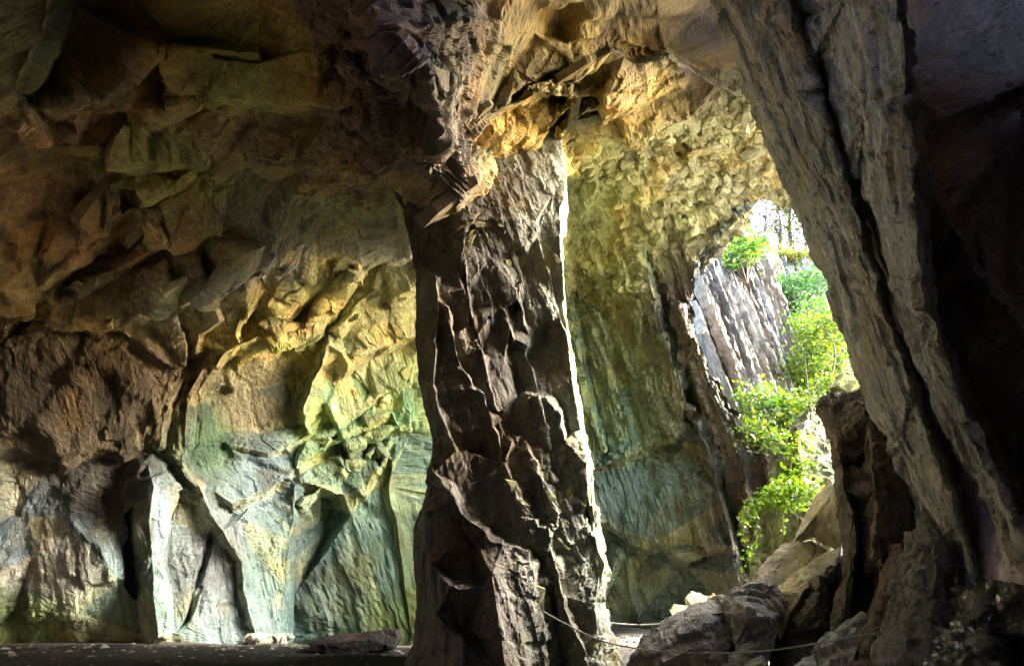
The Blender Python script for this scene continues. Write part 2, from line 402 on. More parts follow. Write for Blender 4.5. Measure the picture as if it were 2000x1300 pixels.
# colours: (px, py, Y, (r, g, b, plate, rubble, streak, smooth))
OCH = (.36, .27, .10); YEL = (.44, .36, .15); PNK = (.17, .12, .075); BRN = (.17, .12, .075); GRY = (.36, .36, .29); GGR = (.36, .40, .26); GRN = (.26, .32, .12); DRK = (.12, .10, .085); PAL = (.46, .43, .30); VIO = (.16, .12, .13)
SEEDS = [(1362,600,16.3,(0.048,0.038,0.033,.1,0,1,.3)),(1388,720,16.8,(0.057,0.051,0.037,.1,0,1,.3)),(1425,815,17.4,(0.057,0.051,0.037,.1,0,1,.3)),(1470,850,17.6,(0.038,0.030,0.022,.1,0,1,.3)),(1500,930,17.8,(0.033,0.025,0.019,.1,0,.9,.3)),(1480,1030,18,(0.038,0.030,0.022,.1,0,.8,.3)),(340,800,14.6,(.22,.18,.12,.6,0,.2,.3)),(100,1100,16,(0.340,0.399,0.444,.3,0,.2,.7)),(60,1220,16.4,(0.221,0.320,0.149,.3,.1,.1,.7)),(180,1230,16.8,(0.306,0.379,0.247,.3,.1,.1,.7)),(200,950,15.6,(0.108,0.087,0.061,.5,0,.1,.6)),(100,760,14,(0.081,0.066,0.048,.5,0,.15,.7)),(230,800,14.5,(0.081,0.066,0.048,.6,0,.1,.6)),  # near-black seeds down the opening edge paint shade into the rock
 (300,1000,15.2,(0.306,0.359,0.359,.5,0,.1,.4)),(300,1200,15.8,(0.306,0.399,0.320,.5,0,.1,.4)),(420,1100,17.8,(0.148,0.138,0.127,.3,0,.3,.3)),(480,1150,17.2,(0.152,0.177,0.173,.5,0,.1,.4)),(530,1100,18.4,(0.152,0.197,0.155,.5,0,.3,.3)),(340,750,14.2,(0.17,0.12,0.075,.8,0,.1,.3)),
 (480,800,17.5,(.15,.14,.10,.4,0,.3,.4)),(400,850,17,(0.074,0.120,0.059,.4,0,.3,.4)),(540,920,18,(0.177,0.216,0.215,.7,0,.1,.3)),(620,880,18,(0.207,0.283,0.128,.7,0,.1,.3)),(720,770,17.8,(0.303,0.447,0.216,.7,0,.2,.3)),(790,760,18.2,(0.260,0.408,0.177,.6,0,.2,.3)),(700,920,19,(0.181,0.246,0.166,.7,0,.2,.3)),
 (650,1150,20.2,(0.078,0.116,0.104,.4,0,.35,.4)),(760,1100,20.3,(0.082,0.123,0.079,.4,0,.35,.4)),(790,1200,20.4,(0.058,0.084,0.022,.4,0,.3,.4)),(800,900,20,(0.181,0.246,0.166,.5,0,.3,.3)),
 (680,690,16.5,(0.445,0.398,0.198,1,0,0,.2)),(760,620,16,(0.445,0.398,0.198,1,.1,0,.2)),(640,580,15,(0.485,0.398,0.159,1,0,0,.2)),(760,510,14.3,(0.529,0.494,0.345,.8,0,0,.3)),(500,640,14.8,(0.506,0.414,0.172,1,.1,0,.3)),(420,600,13.8,(0.414,0.414,0.333,1,.1,0,.3)),(520,510,13.4,(0.718,0.649,0.414,.7,0,0,.3)),(590,440,12.6,(0.497,0.386,0.276,1,.1,0,.3)),(650,400,11.8,(.34,.25,.17,1,.2,0,.3)),
 (350,450,11.6,(0.390,0.270,0.165,1,0,0,.4)),(200,480,11.2,(0.330,0.225,0.135,1,0,0,.4)),(100,560,12,(.24,.2,.11,1,0,0,.4)),(280,330,9.8,(0.570,0.420,0.150,.7,0,0,.4)),(150,300,8.8,(0.330,0.225,0.135,.8,0,0,.4)),(480,150,8.2,(0.540,0.390,0.120,.5,0,0,.4)),(600,150,8.3,(.36,.27,.08,.6,0,0,.4)),(350,60,7,(0.375,0.285,0.105,.6,0,0,.4)),(40,80,6.8,(0.240,0.225,0.120,.8,0,0,.4)),(200,100,7,(0.150,0.112,0.075,.5,0,0,.4)),(480,270,9,(0.240,0.180,0.120,1,.2,0,.4)),
 (680,250,9,(0.16,0.12,0.13,1,.3,0,.3)),(800,300,8.2,(0.096,0.080,0.068,1,.3,0,.3)),(760,60,6.4,(0.16,0.12,0.13,1,.3,0,.3)),(850,150,7.2,(0.150,0.135,0.110,.8,.3,0,.3)),(900,320,9.5,(0.084,0.070,0.059,1,.3,0,.3)),(880,60,7.2,(0.12,0.1,0.085,1,.3,0,.3)),  # dark seeds on the roof belly carry painted shade
 (950,130,8.6,(0.129,0.116,0.058,.9,0,0,.3)),(1100,120,9.2,(0.220,0.174,0.064,1,.1,0,.3)),(1050,240,10,(0.257,0.194,0.058,1,.1,0,.3)),(1200,180,10.6,(0.220,0.174,0.064,1,.1,0,.3)),(1280,220,11.2,(0.218,0.174,0.052,1,.1,0,.3)),(1400,120,10,(0.015,0.011,0.005,.12,0,.05,.3)),(1430,60,9.6,(0.015,0.011,0.005,.12,0,.05,.3)),(1400,190,11,(0.045,0.031,0.015,.6,0,.1,.3)),(1250,60,9,(.08,.06,.025,.6,0,0,.3)),(1050,20,7.5,(.18,.14,.06,.6,.1,0,.3)),  # darkest seeds beside the fins are shade put into the roof colour
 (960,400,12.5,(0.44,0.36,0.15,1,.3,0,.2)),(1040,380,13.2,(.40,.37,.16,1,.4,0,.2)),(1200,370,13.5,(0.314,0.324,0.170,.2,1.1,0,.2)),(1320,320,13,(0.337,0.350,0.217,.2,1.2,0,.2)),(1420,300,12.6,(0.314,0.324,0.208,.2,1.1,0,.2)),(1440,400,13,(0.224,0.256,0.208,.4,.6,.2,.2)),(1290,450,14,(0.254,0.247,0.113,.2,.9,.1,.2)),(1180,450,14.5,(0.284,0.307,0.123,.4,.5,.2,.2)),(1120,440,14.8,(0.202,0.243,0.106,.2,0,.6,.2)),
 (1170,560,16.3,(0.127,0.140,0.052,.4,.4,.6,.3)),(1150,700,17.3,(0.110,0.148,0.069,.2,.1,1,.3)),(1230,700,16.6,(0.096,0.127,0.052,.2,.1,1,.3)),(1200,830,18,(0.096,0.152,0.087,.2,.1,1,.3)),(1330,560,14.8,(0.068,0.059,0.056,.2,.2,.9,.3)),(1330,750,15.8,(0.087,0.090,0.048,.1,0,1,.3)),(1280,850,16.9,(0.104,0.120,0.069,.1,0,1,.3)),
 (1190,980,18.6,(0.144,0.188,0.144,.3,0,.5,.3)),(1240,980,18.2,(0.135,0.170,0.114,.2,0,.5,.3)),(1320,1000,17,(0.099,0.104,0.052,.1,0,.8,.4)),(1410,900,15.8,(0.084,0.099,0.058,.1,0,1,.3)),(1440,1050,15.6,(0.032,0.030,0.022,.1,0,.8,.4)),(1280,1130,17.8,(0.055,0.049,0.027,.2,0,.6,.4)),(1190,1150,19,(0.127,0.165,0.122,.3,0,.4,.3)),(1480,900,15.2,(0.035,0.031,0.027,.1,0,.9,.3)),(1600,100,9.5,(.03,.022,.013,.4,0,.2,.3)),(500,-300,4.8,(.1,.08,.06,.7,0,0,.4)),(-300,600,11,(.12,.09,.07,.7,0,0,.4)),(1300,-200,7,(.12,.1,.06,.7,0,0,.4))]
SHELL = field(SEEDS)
lf = lambda m: np.maximum(.0042 * np.linalg.norm(m - CAM, axis=1), .035)
v1, t1, own = refine(v0, tri, lf, 12, 700000)
n1 = softnormals(v1, t1, 7)
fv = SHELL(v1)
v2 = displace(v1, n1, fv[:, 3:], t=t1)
ROOFK = n1[:, 2] < -.15        # roof: iron-yellow weathering, plus colour lifted to make up for weak light
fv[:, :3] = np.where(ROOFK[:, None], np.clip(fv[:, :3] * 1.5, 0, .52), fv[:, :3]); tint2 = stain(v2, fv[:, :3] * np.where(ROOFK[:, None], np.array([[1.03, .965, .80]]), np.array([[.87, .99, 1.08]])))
print('shell', len(v2), len(t1))

# which piece of the setting each facet belongs to, and the plates that can be picked out
ROOF = [(-400,-400),(1700,-400),(1700,420),(1409,481),(1330,470),(1250,472),(1120,432),(1000,470),(900,500),(815,560),(806,575),(690,560),(640,580),(600,640),(500,672),(440,690),(370,690),(292,612),(210,622),(110,628),(60,655),(-60,668),(-400,720)]
INNER = [(900,470),(1000,470),(1120,432),(1250,472),(1330,470),(1409,481),(1700,420),(1700,1330),(950,1330)]
lab = np.where(inside(ROOF, cxy), 0, np.where(inside(INNER, cxy), 2, 1))
names = ['cave_ceiling', 'cave_wall', 'back_wall']
PLATES = [  # outline in the photograph, label
 (0, [(405,572),(470,500),(520,480),(600,462),(615,472),(560,510),(480,548)], 'pale cream rock panel slanting across the roof'),
 (0, [(310,100),(420,105),(512,118),(620,100),(690,180),(560,195),(450,180),(340,165)], 'smooth ochre roof plate beside the dark hollow'),
 (0, [(196,314),(296,322),(386,326),(390,318),(345,350),(300,370),(225,388)], 'ochre roof slab with a straight crack'),
 (0, [(780,190),(850,120),(880,150),(840,215)], 'pale grey fluted plate hanging above the pillar'),
 (1, [(300,868),(345,955),(318,1005),(312,1085),(322,1130),(330,1180),(332,1238),(290,1246),(280,1180),(278,1130),(285,1092),(270,1040),(262,985),(288,905)], 'pale buttress pinched like an hourglass'),
 (1, [(602,985),(622,965),(655,968),(668,1000),(650,1022),(620,1018)], 'dark hollow in the pale wall'),
]
pid = np.full(len(tri), -1)
for j, (w_, poly, lb) in enumerate(PLATES): pid[inside(poly, cxy) & (lab == w_)] = j
SHELLS = []
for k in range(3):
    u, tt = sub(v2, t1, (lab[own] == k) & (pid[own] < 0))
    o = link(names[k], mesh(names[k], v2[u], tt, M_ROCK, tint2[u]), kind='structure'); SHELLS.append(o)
for j, (w_, poly, lb) in enumerate(PLATES):
    sel = pid[own] == j
    if sel.any():
        u, tt = sub(v2, t1, sel); nm = 'rock_plate' if w_ == 0 else ('rock_buttress' if j == 4 else 'rock_hollow')
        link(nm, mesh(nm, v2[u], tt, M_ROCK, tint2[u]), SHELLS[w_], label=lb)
# loose-looking flakes and blocks that stand proud of the roof and walls, each a piece of its own
def flake(seed):
    """a broken wedge of slate: a few straight fractures with ragged edges, undulating face, one end buried"""
    r_ = random.Random(seed); c = r_.choice((4, 5, 5, 6)); cor = []
    for i in range(c):
        a_ = 2 * math.pi * (i + r_.uniform(-.33, .33)) / c + .4; k = r_.uniform(.7, 1.2); cor.append((.55 * k * math.cos(a_), .3 * k * math.sin(a_)))
    ring = []
    for i in range(c):
        p, q = cor[i], cor[(i + 1) % c]
        for t in (0, .33, .66): j = 0 if t == 0 else .022; ring.append((p[0] + (q[0] - p[0]) * t + r_.uniform(-j, j), p[1] + (q[1] - p[1]) * t + r_.uniform(-j, j)))
    n = len(ring); ph = r_.uniform(0, 6)
    z = lambda x_, y_: .01 - .10 * x_ + .03 * math.sin(5 * x_ + ph) * math.cos(7 * y_) + r_.uniform(-.012, .012)
    top = [(x, y, z(x, y) - .015) for x, y in ring]; inn = [(x * .6, y * .6, z(x * .6, y * .6) + .012) for x, y in ring]; bot = [(x * 1.05, y * 1.05, -.22) for x, y in ring]
    vv = top + bot + inn + [(0, 0, .02)]
    tt = [t for i in range(n) for j in ((i + 1) % n,) for t in ((2 * n + i, 2 * n + j, 3 * n), (i, j, 2 * n + j), (i, 2 * n + j, 2 * n + i), (i, n + i, n + j), (i, n + j, j))]
    return mesh('rock_flake', vv, tt, M_PLATE)
def block(seed):
    r_ = np.random.RandomState(seed); g = (1 + 5 ** .5) / 2
    p = np.array([(-1, g, 0), (1, g, 0), (-1, -g, 0), (1, -g, 0), (0, -1, g), (0, 1, g), (0, -1, -g), (0, 1, -g), (g, 0, -1), (g, 0, 1), (-g, 0, -1), (-g, 0, 1)]) / 1.9
    p = p * r_.uniform(.6, 1.15, (12, 1)) * (.5, .36, .3)
    f = [(0, 11, 5), (0, 5, 1), (0, 1, 7), (0, 7, 10), (0, 10, 11), (1, 5, 9), (5, 11, 4), (11, 10, 2), (10, 7, 6), (7, 1, 8), (3, 9, 4), (3, 4, 2), (3, 2, 6), (3, 6, 8), (3, 8, 9), (4, 9, 5), (2, 4, 11), (6, 2, 10), (8, 6, 7), (9, 8, 1)]
    return mesh('rubble_block', p, f, M_PLATE)
FL = [flake(i) for i in range(16)]; BL = [block(i) for i in range(8)]
def proj(q):
    d = q - CAM; z = d[:, 1] * cp + d[:, 2] * sp
    return 1000 + FPX * d[:, 0] / z, 650 - FPX * (d[:, 2] * cp - d[:, 1] * sp) / z
rs_ = np.random.RandomState(12)
def surface(v, t, n, col):
    c = v[t].mean(1); x, y = proj(c)
    return dict(c=c, a=np.linalg.norm(np.cross(v[t[:, 1]] - v[t[:, 0]], v[t[:, 2]] - v[t[:, 0]]), axis=1), n=n[t[:, 0]], col=col[t[:, 0]], x=x, y=y)
def scatter(name, meshes, sf, weight, n, size, tilt, parent, sink, axis=STRIKE[:, 0], bright=(.85, 1.25)):
    w_ = sf['a'] * weight * (sf['x'] > 0) * (sf['x'] < 1560) * (sf['y'] > 0) * (sf['y'] < 1290); w_ = w_ / w_.sum()
    for j in rs_.choice(len(w_), n, False, w_):
        nn = sf['n'][j]; d = np.array(axis) + rs_.normal(size=3) * .25; nn = nn + rs_.normal(size=3) * tilt; nn = nn / np.linalg.norm(nn)
        d = d - nn * d.dot(nn); d /= np.linalg.norm(d); e_ = np.cross(nn, d); z_ = rs_.uniform(*size); z_ = z_ * (rs_.uniform(.7, 1.6) if rs_.rand() < .2 else 1)
        o = link(name, meshes[rs_.randint(len(meshes))], parent)
        m = Matrix([list(x) for x in np.stack([d * z_ * rs_.uniform(.8, 1.3), e_ * z_, nn * z_ * .8], 1)]).to_4x4(); m.translation = sf['c'][j] - nn * sink * z_; o.matrix_world = m
        c = np.clip(sf['col'][j] * rs_.uniform(*bright), .02, .6); o.color = (*c, 1)
lt_ = lab[own]; sty_ = fv[t1[:, 0]]; SF = surface(v2, t1, n1, tint2)
scatter('rock_flake', FL, SF, (sty_[:, 3] > .75) * (lt_ == 0) * sty_[:, 3] * (1 + 3 * ((SF['x'] > 850) & (SF['y'] > 300))), 110, (.5, 1.5), .08, SHELLS[0], .06, bright=(.8, 1.15))
scatter('rubble_block', BL, SF, (sty_[:, 4] > .35) * (lt_ == 0) * sty_[:, 4], 290, (.3, .65), .5, SHELLS[0], .08)
scatter('rock_flake', FL, SF, (sty_[:, 3] > .45) * (lt_ == 1) * sty_[:, 3], 40, (.45, .9), .10, SHELLS[1], .06, bright=(.8, 1.1))
scatter('rock_flake', FL, SF, (sty_[:, 3] > .15) * (lt_ == 2) * 1.0, 40, (.35, .7), .14, SHELLS[2], .02)
# thickness of the rock round the opening
rim3 = [P(p[0], p[1], float(BASE([p])[0])) for p in RIM_OPEN]
out = [q + (q - CAM) * np.array([1, 1, 0]) / np.linalg.norm((q - CAM)[:2]) * 2.2 + np.array([-.9 if q[2] < 11.5 else -.2, 0, .2 if q[2] < 11.5 else 2.6]) for q in rim3]
rv = np.array(rim3 + out); nr = len(rim3)
rt = [t for i in range(nr - 1) for t in ((i, i + 1, i + nr), (i + 1, i + 1 + nr, i + nr))]
a, b, _ = refine(rv, rt, lambda m: np.full(len(m), .09)); nn = vnormals(a, b); ff = SHELL(a)
keep = displace(a, nn, np.tile([[.6, .2, .6, .2]], (len(a), 1)), 5)
link('opening_edge', mesh('opening_edge', keep, b, M_ROCK, ff[:, :3]), SHELLS[2])

# ------------------------------------------------------------------ the rest of the cavern behind the camera
plan = [(-17.5, 16), (-19, 9), (-17, 1), (-11, -6), (0, -8), (7, -6), (9.5, -1), (9.2, 4.2), (7.6, 6.6)]
hv, ht = [], []
zs = [-1, 2, 5, 8, 10.5]
for x, y in plan:
    for z in zs: hv.append((x, y, z))
m_ = len(zs)
for i in range(len(plan) - 1):
    for j in range(m_ - 1):
        a_ = i * m_ + j; ht += [(a_, a_ + 1, a_ + m_), (a_ + 1, a_ + m_ + 1, a_ + m_)]
hv.append((-1, 1, 13.5)); c_ = len(hv) - 1
for i in range(len(plan) - 1): ht.append((i * m_ + m_ - 1, c_, (i + 1) * m_ + m_ - 1))
hv.append((3.2, 6.6, 12.5)); ht.append(((len(plan) - 1) * m_ + m_ - 1, c_, len(hv) - 1))
a, b, _ = refine(hv, ht, lambda m: np.full(len(m), .5)); nn = vnormals(a, b)
sty = np.tile([[1.2, 0, .3, 1.5]], (len(a), 1))
link('cave_wall_rear', mesh('cave_wall_rear', displace(a, nn, sty, 3), b, M_ROCK, np.tile([[.26, .22, .18]], (len(a), 1))), kind='structure')

# ------------------------------------------------------------------ solids traced with their own distance and thickness
def solid(name, rim, lines, back, lf_, sty, seed, colour, mat=None, parent=None, yb=0.0, shrink=.8, tintfun=None, styfun=None, want=False, **props):
    rim = [(p[0], p[1], p[2] + yb) for p in rim]; lines = [[(p[0], p[1], p[2] + yb) for p in ln] for ln in lines]
    o_, yv, f = trace(rim, lines)
    fr = np.array([P(o_[i, 0], o_[i, 1], yv[i]) for i in range(len(o_))])
    nr_ = len(rim); cen = fr[:nr_].mean(0)
    # the outline's points come first in the trace
    order = []
    for p in rim: order.append(int(np.argmin(((o_ - np.array(p[:2])) ** 2).sum(1))))
    rimp = fr[order]; n_ = len(fr)
    axis = np.array(back, float)
    mid_ = rimp + axis * .5
    bk = cen + (rimp - cen) * np.array([shrink, shrink, 1.0]) + axis
    allv = np.concatenate([fr, mid_, bk, [bk.mean(0)]])
    t = [list(q) for q in f]; A = order; Bm = [n_ + i for i in range(nr_)]; Cb = [n_ + nr_ + i for i in range(nr_)]; cc = n_ + 2 * nr_
    # outline direction decides the winding of the sides
    ar = sum(rim[i][0] * rim[(i + 1) % nr_][1] - rim[(i + 1) % nr_][0] * rim[i][1] for i in range(nr_))
    for i in range(nr_):
        j = (i + 1) % nr_
        quad = [(A[i], A[j], Bm[j]), (A[i], Bm[j], Bm[i]), (Bm[i], Bm[j], Cb[j]), (Bm[i], Cb[j], Cb[i]), (Cb[i], Cb[j], cc)]
        if ar < 0: quad = [q[::-1] for q in quad]
        t += [list(q) for q in quad]
    a, b, ow = refine(allv, np.array(t), lf_, 12, 260000); nn = softnormals(a, b, 4)
    st = np.tile([sty], (len(a), 1)).astype(float)
    if styfun: st = styfun(a)
    d = displace(a, nn, st, seed, .05 if mat is M_SLAB else .13, b)
    tint = stain(d, tintfun(a) if tintfun else np.tile([colour], (len(a), 1)), seed)
    ob = link(name, mesh(name, d, b, mat or M_ROCK, tint), parent, **props)
    return (ob, surface(d, b, nn, tint)) if want else ob

M_SLAB = None
# ---- the pillar
pil_l = [(640,120,.9),(700,250,.9),(748,330,.9),(782,400,1.1),(800,450,1.1),(806,500,1.1),(810,600,1.1),(808,660,1.1),(815,740,1.1),(830,800,1.1),(845,860,1.0),(846,885,1.0),(835,940,1.0),(822,990,1.0),(808,1030,1.0),(810,1100,1.0),(815,1180,1.0),(809,1215,1.0),(806,1260,1.0),(770,1340,1.0)]
pil_r = [(1230,1340,.9),(1212,1290,.9),(1190,1235,.8),(1176,1180,.8),(1184,1105,.7),(1174,1060,.4),(1160,990,.4),(1150,920,.25),(1141,860,.08),(1131,780,.08),(1123,740,.06),(1114,655,.02),(1102,600,.0),(1098,520,-.05),(1095,430,.0),(1100,340,.1),(1090,240,.2),(1060,120,.3)]
PL = [[(840,150,.2),(850,300,.0),(870,420,-.1)], [(1000,150,.1),(1000,300,-.1),(990,420,-.1)], [(930,150,.0),(925,300,-.15),(930,420,-.2)]]
PL += step([(1046,430),(1056,480),(1076,545),(1094,620)], (5, 0), -.05, .1, 1.5)
PL += [[(1099,635,-.1),(1107,650,-.1),(1118,740,-.1),(1133,840,-.15),(1142,905,-.15),(1152,985,-.15),(1163,1050,-.1),(1174,1100,.0),(1160,1180,-.2),(1172,1240,-.2)]]
PL += step([(852,540),(856,620),(848,700),(850,780),(872,830),(893,880),(925,888)], (5, -1), -.18, .02, 3.0, 15, 2.4)
PL += step([(876,600),(884,660),(903,715),(925,758),(945,770),(958,810),(970,850),(985,905)], (5, -1), -.22, .06, 3.0, 15, 2.4)
PL += step([(905,470),(915,570),(930,650),(950,720),(965,790),(985,850)], (4, -1), -.12, .05, 3.0, 15, 2.4)
PL += step([(845,920),(880,945),(890,985),(910,1010),(950,1040),(960,1055),(1000,1070),(1030,1080),(1045,1140),(1055,1190),(1065,1260),(1075,1340)], (7, -6), -.5, -.12, 3.0, 15, 2.4)
PL += step([(1000,862),(985,905),(1003,935),(1012,975),(1040,1000),(1050,1030)], (10, -5), -.32, .0, 3.0, 15, 2.4)
PL += step([(1030,880),(1062,950),(1085,1000),(1088,1030)], (7, -3), -.25, .02, 3.0, 15, 2.4)
PL += step([(1068,1035),(1082,1090),(1095,1150),(1112,1215),(1150,1290)], (13, -4), -.4, -.1, 3.0, 15, 2.4)
PL += step([(1040,640),(1025,690),(1040,720)], (10, 4), .1, .3, 3.0, 15, 2.4)
PL += [[(960,500,.0),(975,600,.0),(985,700,.1),(1000,800,.1)], [(1020,520,.25),(1010,600,.4),(1000,680,.4),(1015,760,.3)]]
PL += step([(1050,765),(1085,770),(1100,800),(1110,850)], (-6, 10), .1, -.25)
PL += [[(885,1082,.1),(928,1085,.1),(942,1135,.1),(888,1132,.1),(885,1082,.1)], [(880,1070,-.4),(935,1072,-.4)], [(880,1142,-.75),(948,1146,-.75)]]
PL += [[(890,1150,-.75),(900,1250,-.8),(900,1330,-.9)], [(960,1120,-.9),(980,1250,-1.0),(990,1330,-1.0)], [(830,1000,.3),(840,1100,.1),(850,1200,.1),(840,1300,.0)], [(880,1000,-.1),(870,1060,-.2)]]
PL += step([(1085,1150),(1100,1240),(1120,1320)], (-8, 4), -.2, .2)
PL += step([(1180,1110),(1170,1050),(1150,1000)], (-10, 6), .2, .0)
_pr = random.Random(21)
for _ in range(7):
    x = _pr.uniform(850, 1120); y = _pr.uniform(520, 1230)
    PL += step([(x, y), (x + _pr.uniform(0, 14), y + 35), (x + _pr.uniform(10, 34), y + _pr.uniform(55, 95))], (_pr.uniform(3, 7), -1), -.10, .06, 2.5, 16, 1.5)
PL = [[(p[0], p[1], p[2] * .8 + .02 - .02 * (p[0] - 830) / 270) for p in ln] for ln in PL]
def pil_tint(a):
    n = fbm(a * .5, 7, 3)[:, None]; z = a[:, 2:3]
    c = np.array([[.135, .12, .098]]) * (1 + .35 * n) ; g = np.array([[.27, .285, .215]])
    k = np.clip((a[:, 0:1] + .3) / 1.5 + .4 * fbm(a * .7, 9, 3)[:, None], 0, 1)  # right side painted paler, as if light fell on it
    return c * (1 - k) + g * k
lfp = lambda m: np.maximum(.0045 * np.linalg.norm(m - CAM, axis=1), .03)
def pil_sty(a):
    x, y = proj(a); k = np.clip((x - 975) / 60, 0, 1) * np.clip((y - 830) / 60, 0, 1); h_ = np.clip((560 - y) / 120, 0, 1)
    return np.stack([.12 + .3 * h_, .18 * k, .2 + 0 * k, .12 + 0 * k], 1)
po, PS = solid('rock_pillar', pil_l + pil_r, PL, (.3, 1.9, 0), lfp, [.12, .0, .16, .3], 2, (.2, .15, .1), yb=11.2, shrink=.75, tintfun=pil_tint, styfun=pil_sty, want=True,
      label='tall dark rock pillar holding up the cavern roof', category='rock pillar')
PS['col'] = PS['col'] * np.array([[1.15, 1.15, .7]])
scatter('rock_flake', FL, PS, ((PS['y'] > 320) & (PS['y'] < 520) & (PS['x'] > 830) & (PS['x'] < 1035) & (PS['n'][:, 1] < -.3)) * 1.0, 45, (.35, .8), .10, po, .10, bright=(.8, 1.4))
scatter('rock_flake', FL, PS, ((PS['y'] > 840) & (PS['x'] > 970) & (PS['n'][:, 1] < -.1)) * 1.0, 40, (.2, .5), .25, po, .06, axis=CLEAV[:, 0], bright=(1., 1.5))

# ---- the leaning slabs on the right
M_SLAB = rock_material('cleaved_slate', streak=1.4, bump=.5, fine=1.7, rough=(.25, .55), spec=.7)
def slabtint(c1, c2):
    def f(a):
        k = np.clip(.5 + .9 * fbm((a @ CLEAV) * (.12, 1.2, 1.2), 4, 4), 0, 1)[:, None]
        return np.array([c1]) * (1 - k) + np.array([c2]) * k
    return f
r1 = [(1330,-160,6.90),(1385,0,7.40),(1440,130,7.70),(1490,260,8.10),(1548,385,8.40),(1582,470,8.60),(1610,540,8.80),(1640,620,9.00),(1662,690,9.20),(1690,790,9.30),(1722,830,9.30),(1752,930,9.40),(1785,1000,9.40),(1830,1090,9.40),(1855,1130,9.40),(1880,1112,7.80),(1908,1140,7.70),(1890,1060,7.50),(1862,985,7.40),(1830,900,7.30),(1795,800,7.20),(1755,690,7.00),(1722,600,6.80),(1682,440,6.40),(1622,280,6.00),(1592,160,5.80),(1528,0,5.40),(1480,-160,4.90)]
RL1 = [[(1415,-100,5.9),(1440,0,6.3),(1520,200,6.7),(1590,380,7.2),(1640,520,7.5),(1700,700,7.8),(1760,860,8.1),(1840,1050,8.2)], [(1550,330,7.6),(1590,410,7.7),(1635,540,8.0),(1680,690,8.3),(1740,840,8.5)], [(1500,40,5.7),(1560,180,6.0),(1640,400,6.6),(1700,580,7.0)]]
r1 = ragged(r1 + r1[:1], 5, 22)[:-1]
solid('leaning_slab', r1, RL1, (.6, .6, .1), lambda m: np.maximum(.0042 * np.linalg.norm(m - CAM, axis=1), .02), [.03, .12, .32, .05], 6, (.2, .17, .13), M_SLAB, shrink=.95, tintfun=slabtint((.32, .31, .28), (.54, .525, .485)),
      label='long leaning slate fin bordering the bright opening', category='rock slab', group='slate fins leaning beside the opening')
r2 = [(1485,-160,5.10),(1548,0,5.50),(1622,190,5.80),(1665,320,6.10),(1702,400,6.30),(1735,520,6.50),(1762,620,6.60),(1800,720,6.70),(1850,830,6.70),(1895,920,6.70),(1942,1010,6.70),(1985,1100,6.70),(2040,1200,6.70),(2080,1150,5.10),(2010,1060,5.10),(1960,960,5.00),(1905,850,4.90),(1842,705,4.80),(1832,650,4.80),(1808,600,4.70),(1795,480,4.50),(1790,400,4.40),(1782,300,4.20),(1772,215,4.10),(1765,100,3.90),(1752,0,3.70),(1730,-160,3.20)]
RL2 = [[(1610,-100,4.2),(1650,0,4.6),(1690,200,5.0),(1725,400,5.3),(1770,560,5.55),(1812,680,5.75),(1880,830,5.85),(1960,980,5.8)]]
r2 = ragged(r2 + r2[:1], 5, 22)[:-1]
solid('leaning_slab', r2, RL2, (.8, 1.0, .1), lambda m: np.maximum(.0042 * np.linalg.norm(m - CAM, axis=1), .02), [.03, .12, .34, .05], 8, (.2, .17, .13), M_SLAB, shrink=.95, tintfun=slabtint((.46, .43, .37), (.62, .59, .53)),
      label='inner slate fin with ragged splintered edge against the black wall', category='rock slab', group='slate fins leaning beside the opening')
# the dark wall that the fins lean on
sw = [(1470,-200,7.6),(1510,0,7.9),(1570,200,8.2),(1630,400,8.5),(1680,560,8.6),(1745,760,8.6),(1800,900,8.7),(1850,1050,8.7),(1850,1180,8.5),(1900,1330,8.2),(2500,1330,4.0),(2500,600,3.6),(2400,-200,3.3)]
SWL = [step([(1960,330),(1900,420),(1880,500),(1950,560)], (14, 10), 5.6, 6.0), step([(1850,230),(1920,200),(2000,160)], (4, 20), 5.6, 6.1), step([(1990,250),(1900,350),(1850,420),(1900,520),(2000,640)], (10, 18), 5.4, 5.9)]
SWL = [l_ for s_ in SWL for l_ in s_] + [[(1760,300,6.9),(1800,600,7.3),(1900,800,7.1),(2000,1000,6.7)], [(1900,700,6.4),(2100,800,5.4)]]
solid('side_wall', sw, SWL, (2.2, .6, 0), lambda m: np.maximum(.007 * np.linalg.norm(m - CAM, axis=1), .04), [.3, .05, .0, .6], 9, (.46, .37, .37), shrink=1.0, kind='structure')

# ------------------------------------------------------------------ floor, pool
gx, gy = np.meshgrid(np.linspace(-30, 60, 300), np.linspace(-10, 80, 300)); 
gv = np.stack([gx.ravel(), gy.ravel(), np.zeros(gx.size)], 1)
def ground_z(x, y):
    p = np.stack([x, y, 0 * x], 1)
    z = .10 * fbm(p * .35, 3, 3) + .05 * fbm(p * 1.6, 6, 4)
    pool = np.exp(-(((x + 5.0) / 3.6) ** 2 + ((y - 19.4) / 1.9) ** 2) * 1.0); z -= .42 * np.clip(pool * 1.7, 0, 1)
    k = np.clip((x - 5.2 - .12 * (y - 10)) / 4.0, 0, 1) * np.clip((y - 8) / 4, 0, 1); z += 2.6 * k * k * (3 - 2 * k)
    k2 = np.clip((np.hypot(x - 8, y - 12) - 10) / 30, 0, 1) * (x > 2); z += 6 * k2 * np.clip((y - 16) / 10, 0, 1)
    return z
gv[:, 2] = ground_z(gv[:, 0], gv[:, 1])
ii = np.arange(300 * 300).reshape(300, 300)
gt = np.concatenate([np.stack([ii[:-1, :-1], ii[:-1, 1:], ii[1:, 1:]], -1).reshape(-1, 3), np.stack([ii[:-1, :-1], ii[1:, 1:], ii[1:, :-1]], -1).reshape(-1, 3)])
M_FLOOR = rock_material('shade_tinted_floor', streak=.1, bump=.3, rough=(.6, .95), fine=1.5, spec=.03)
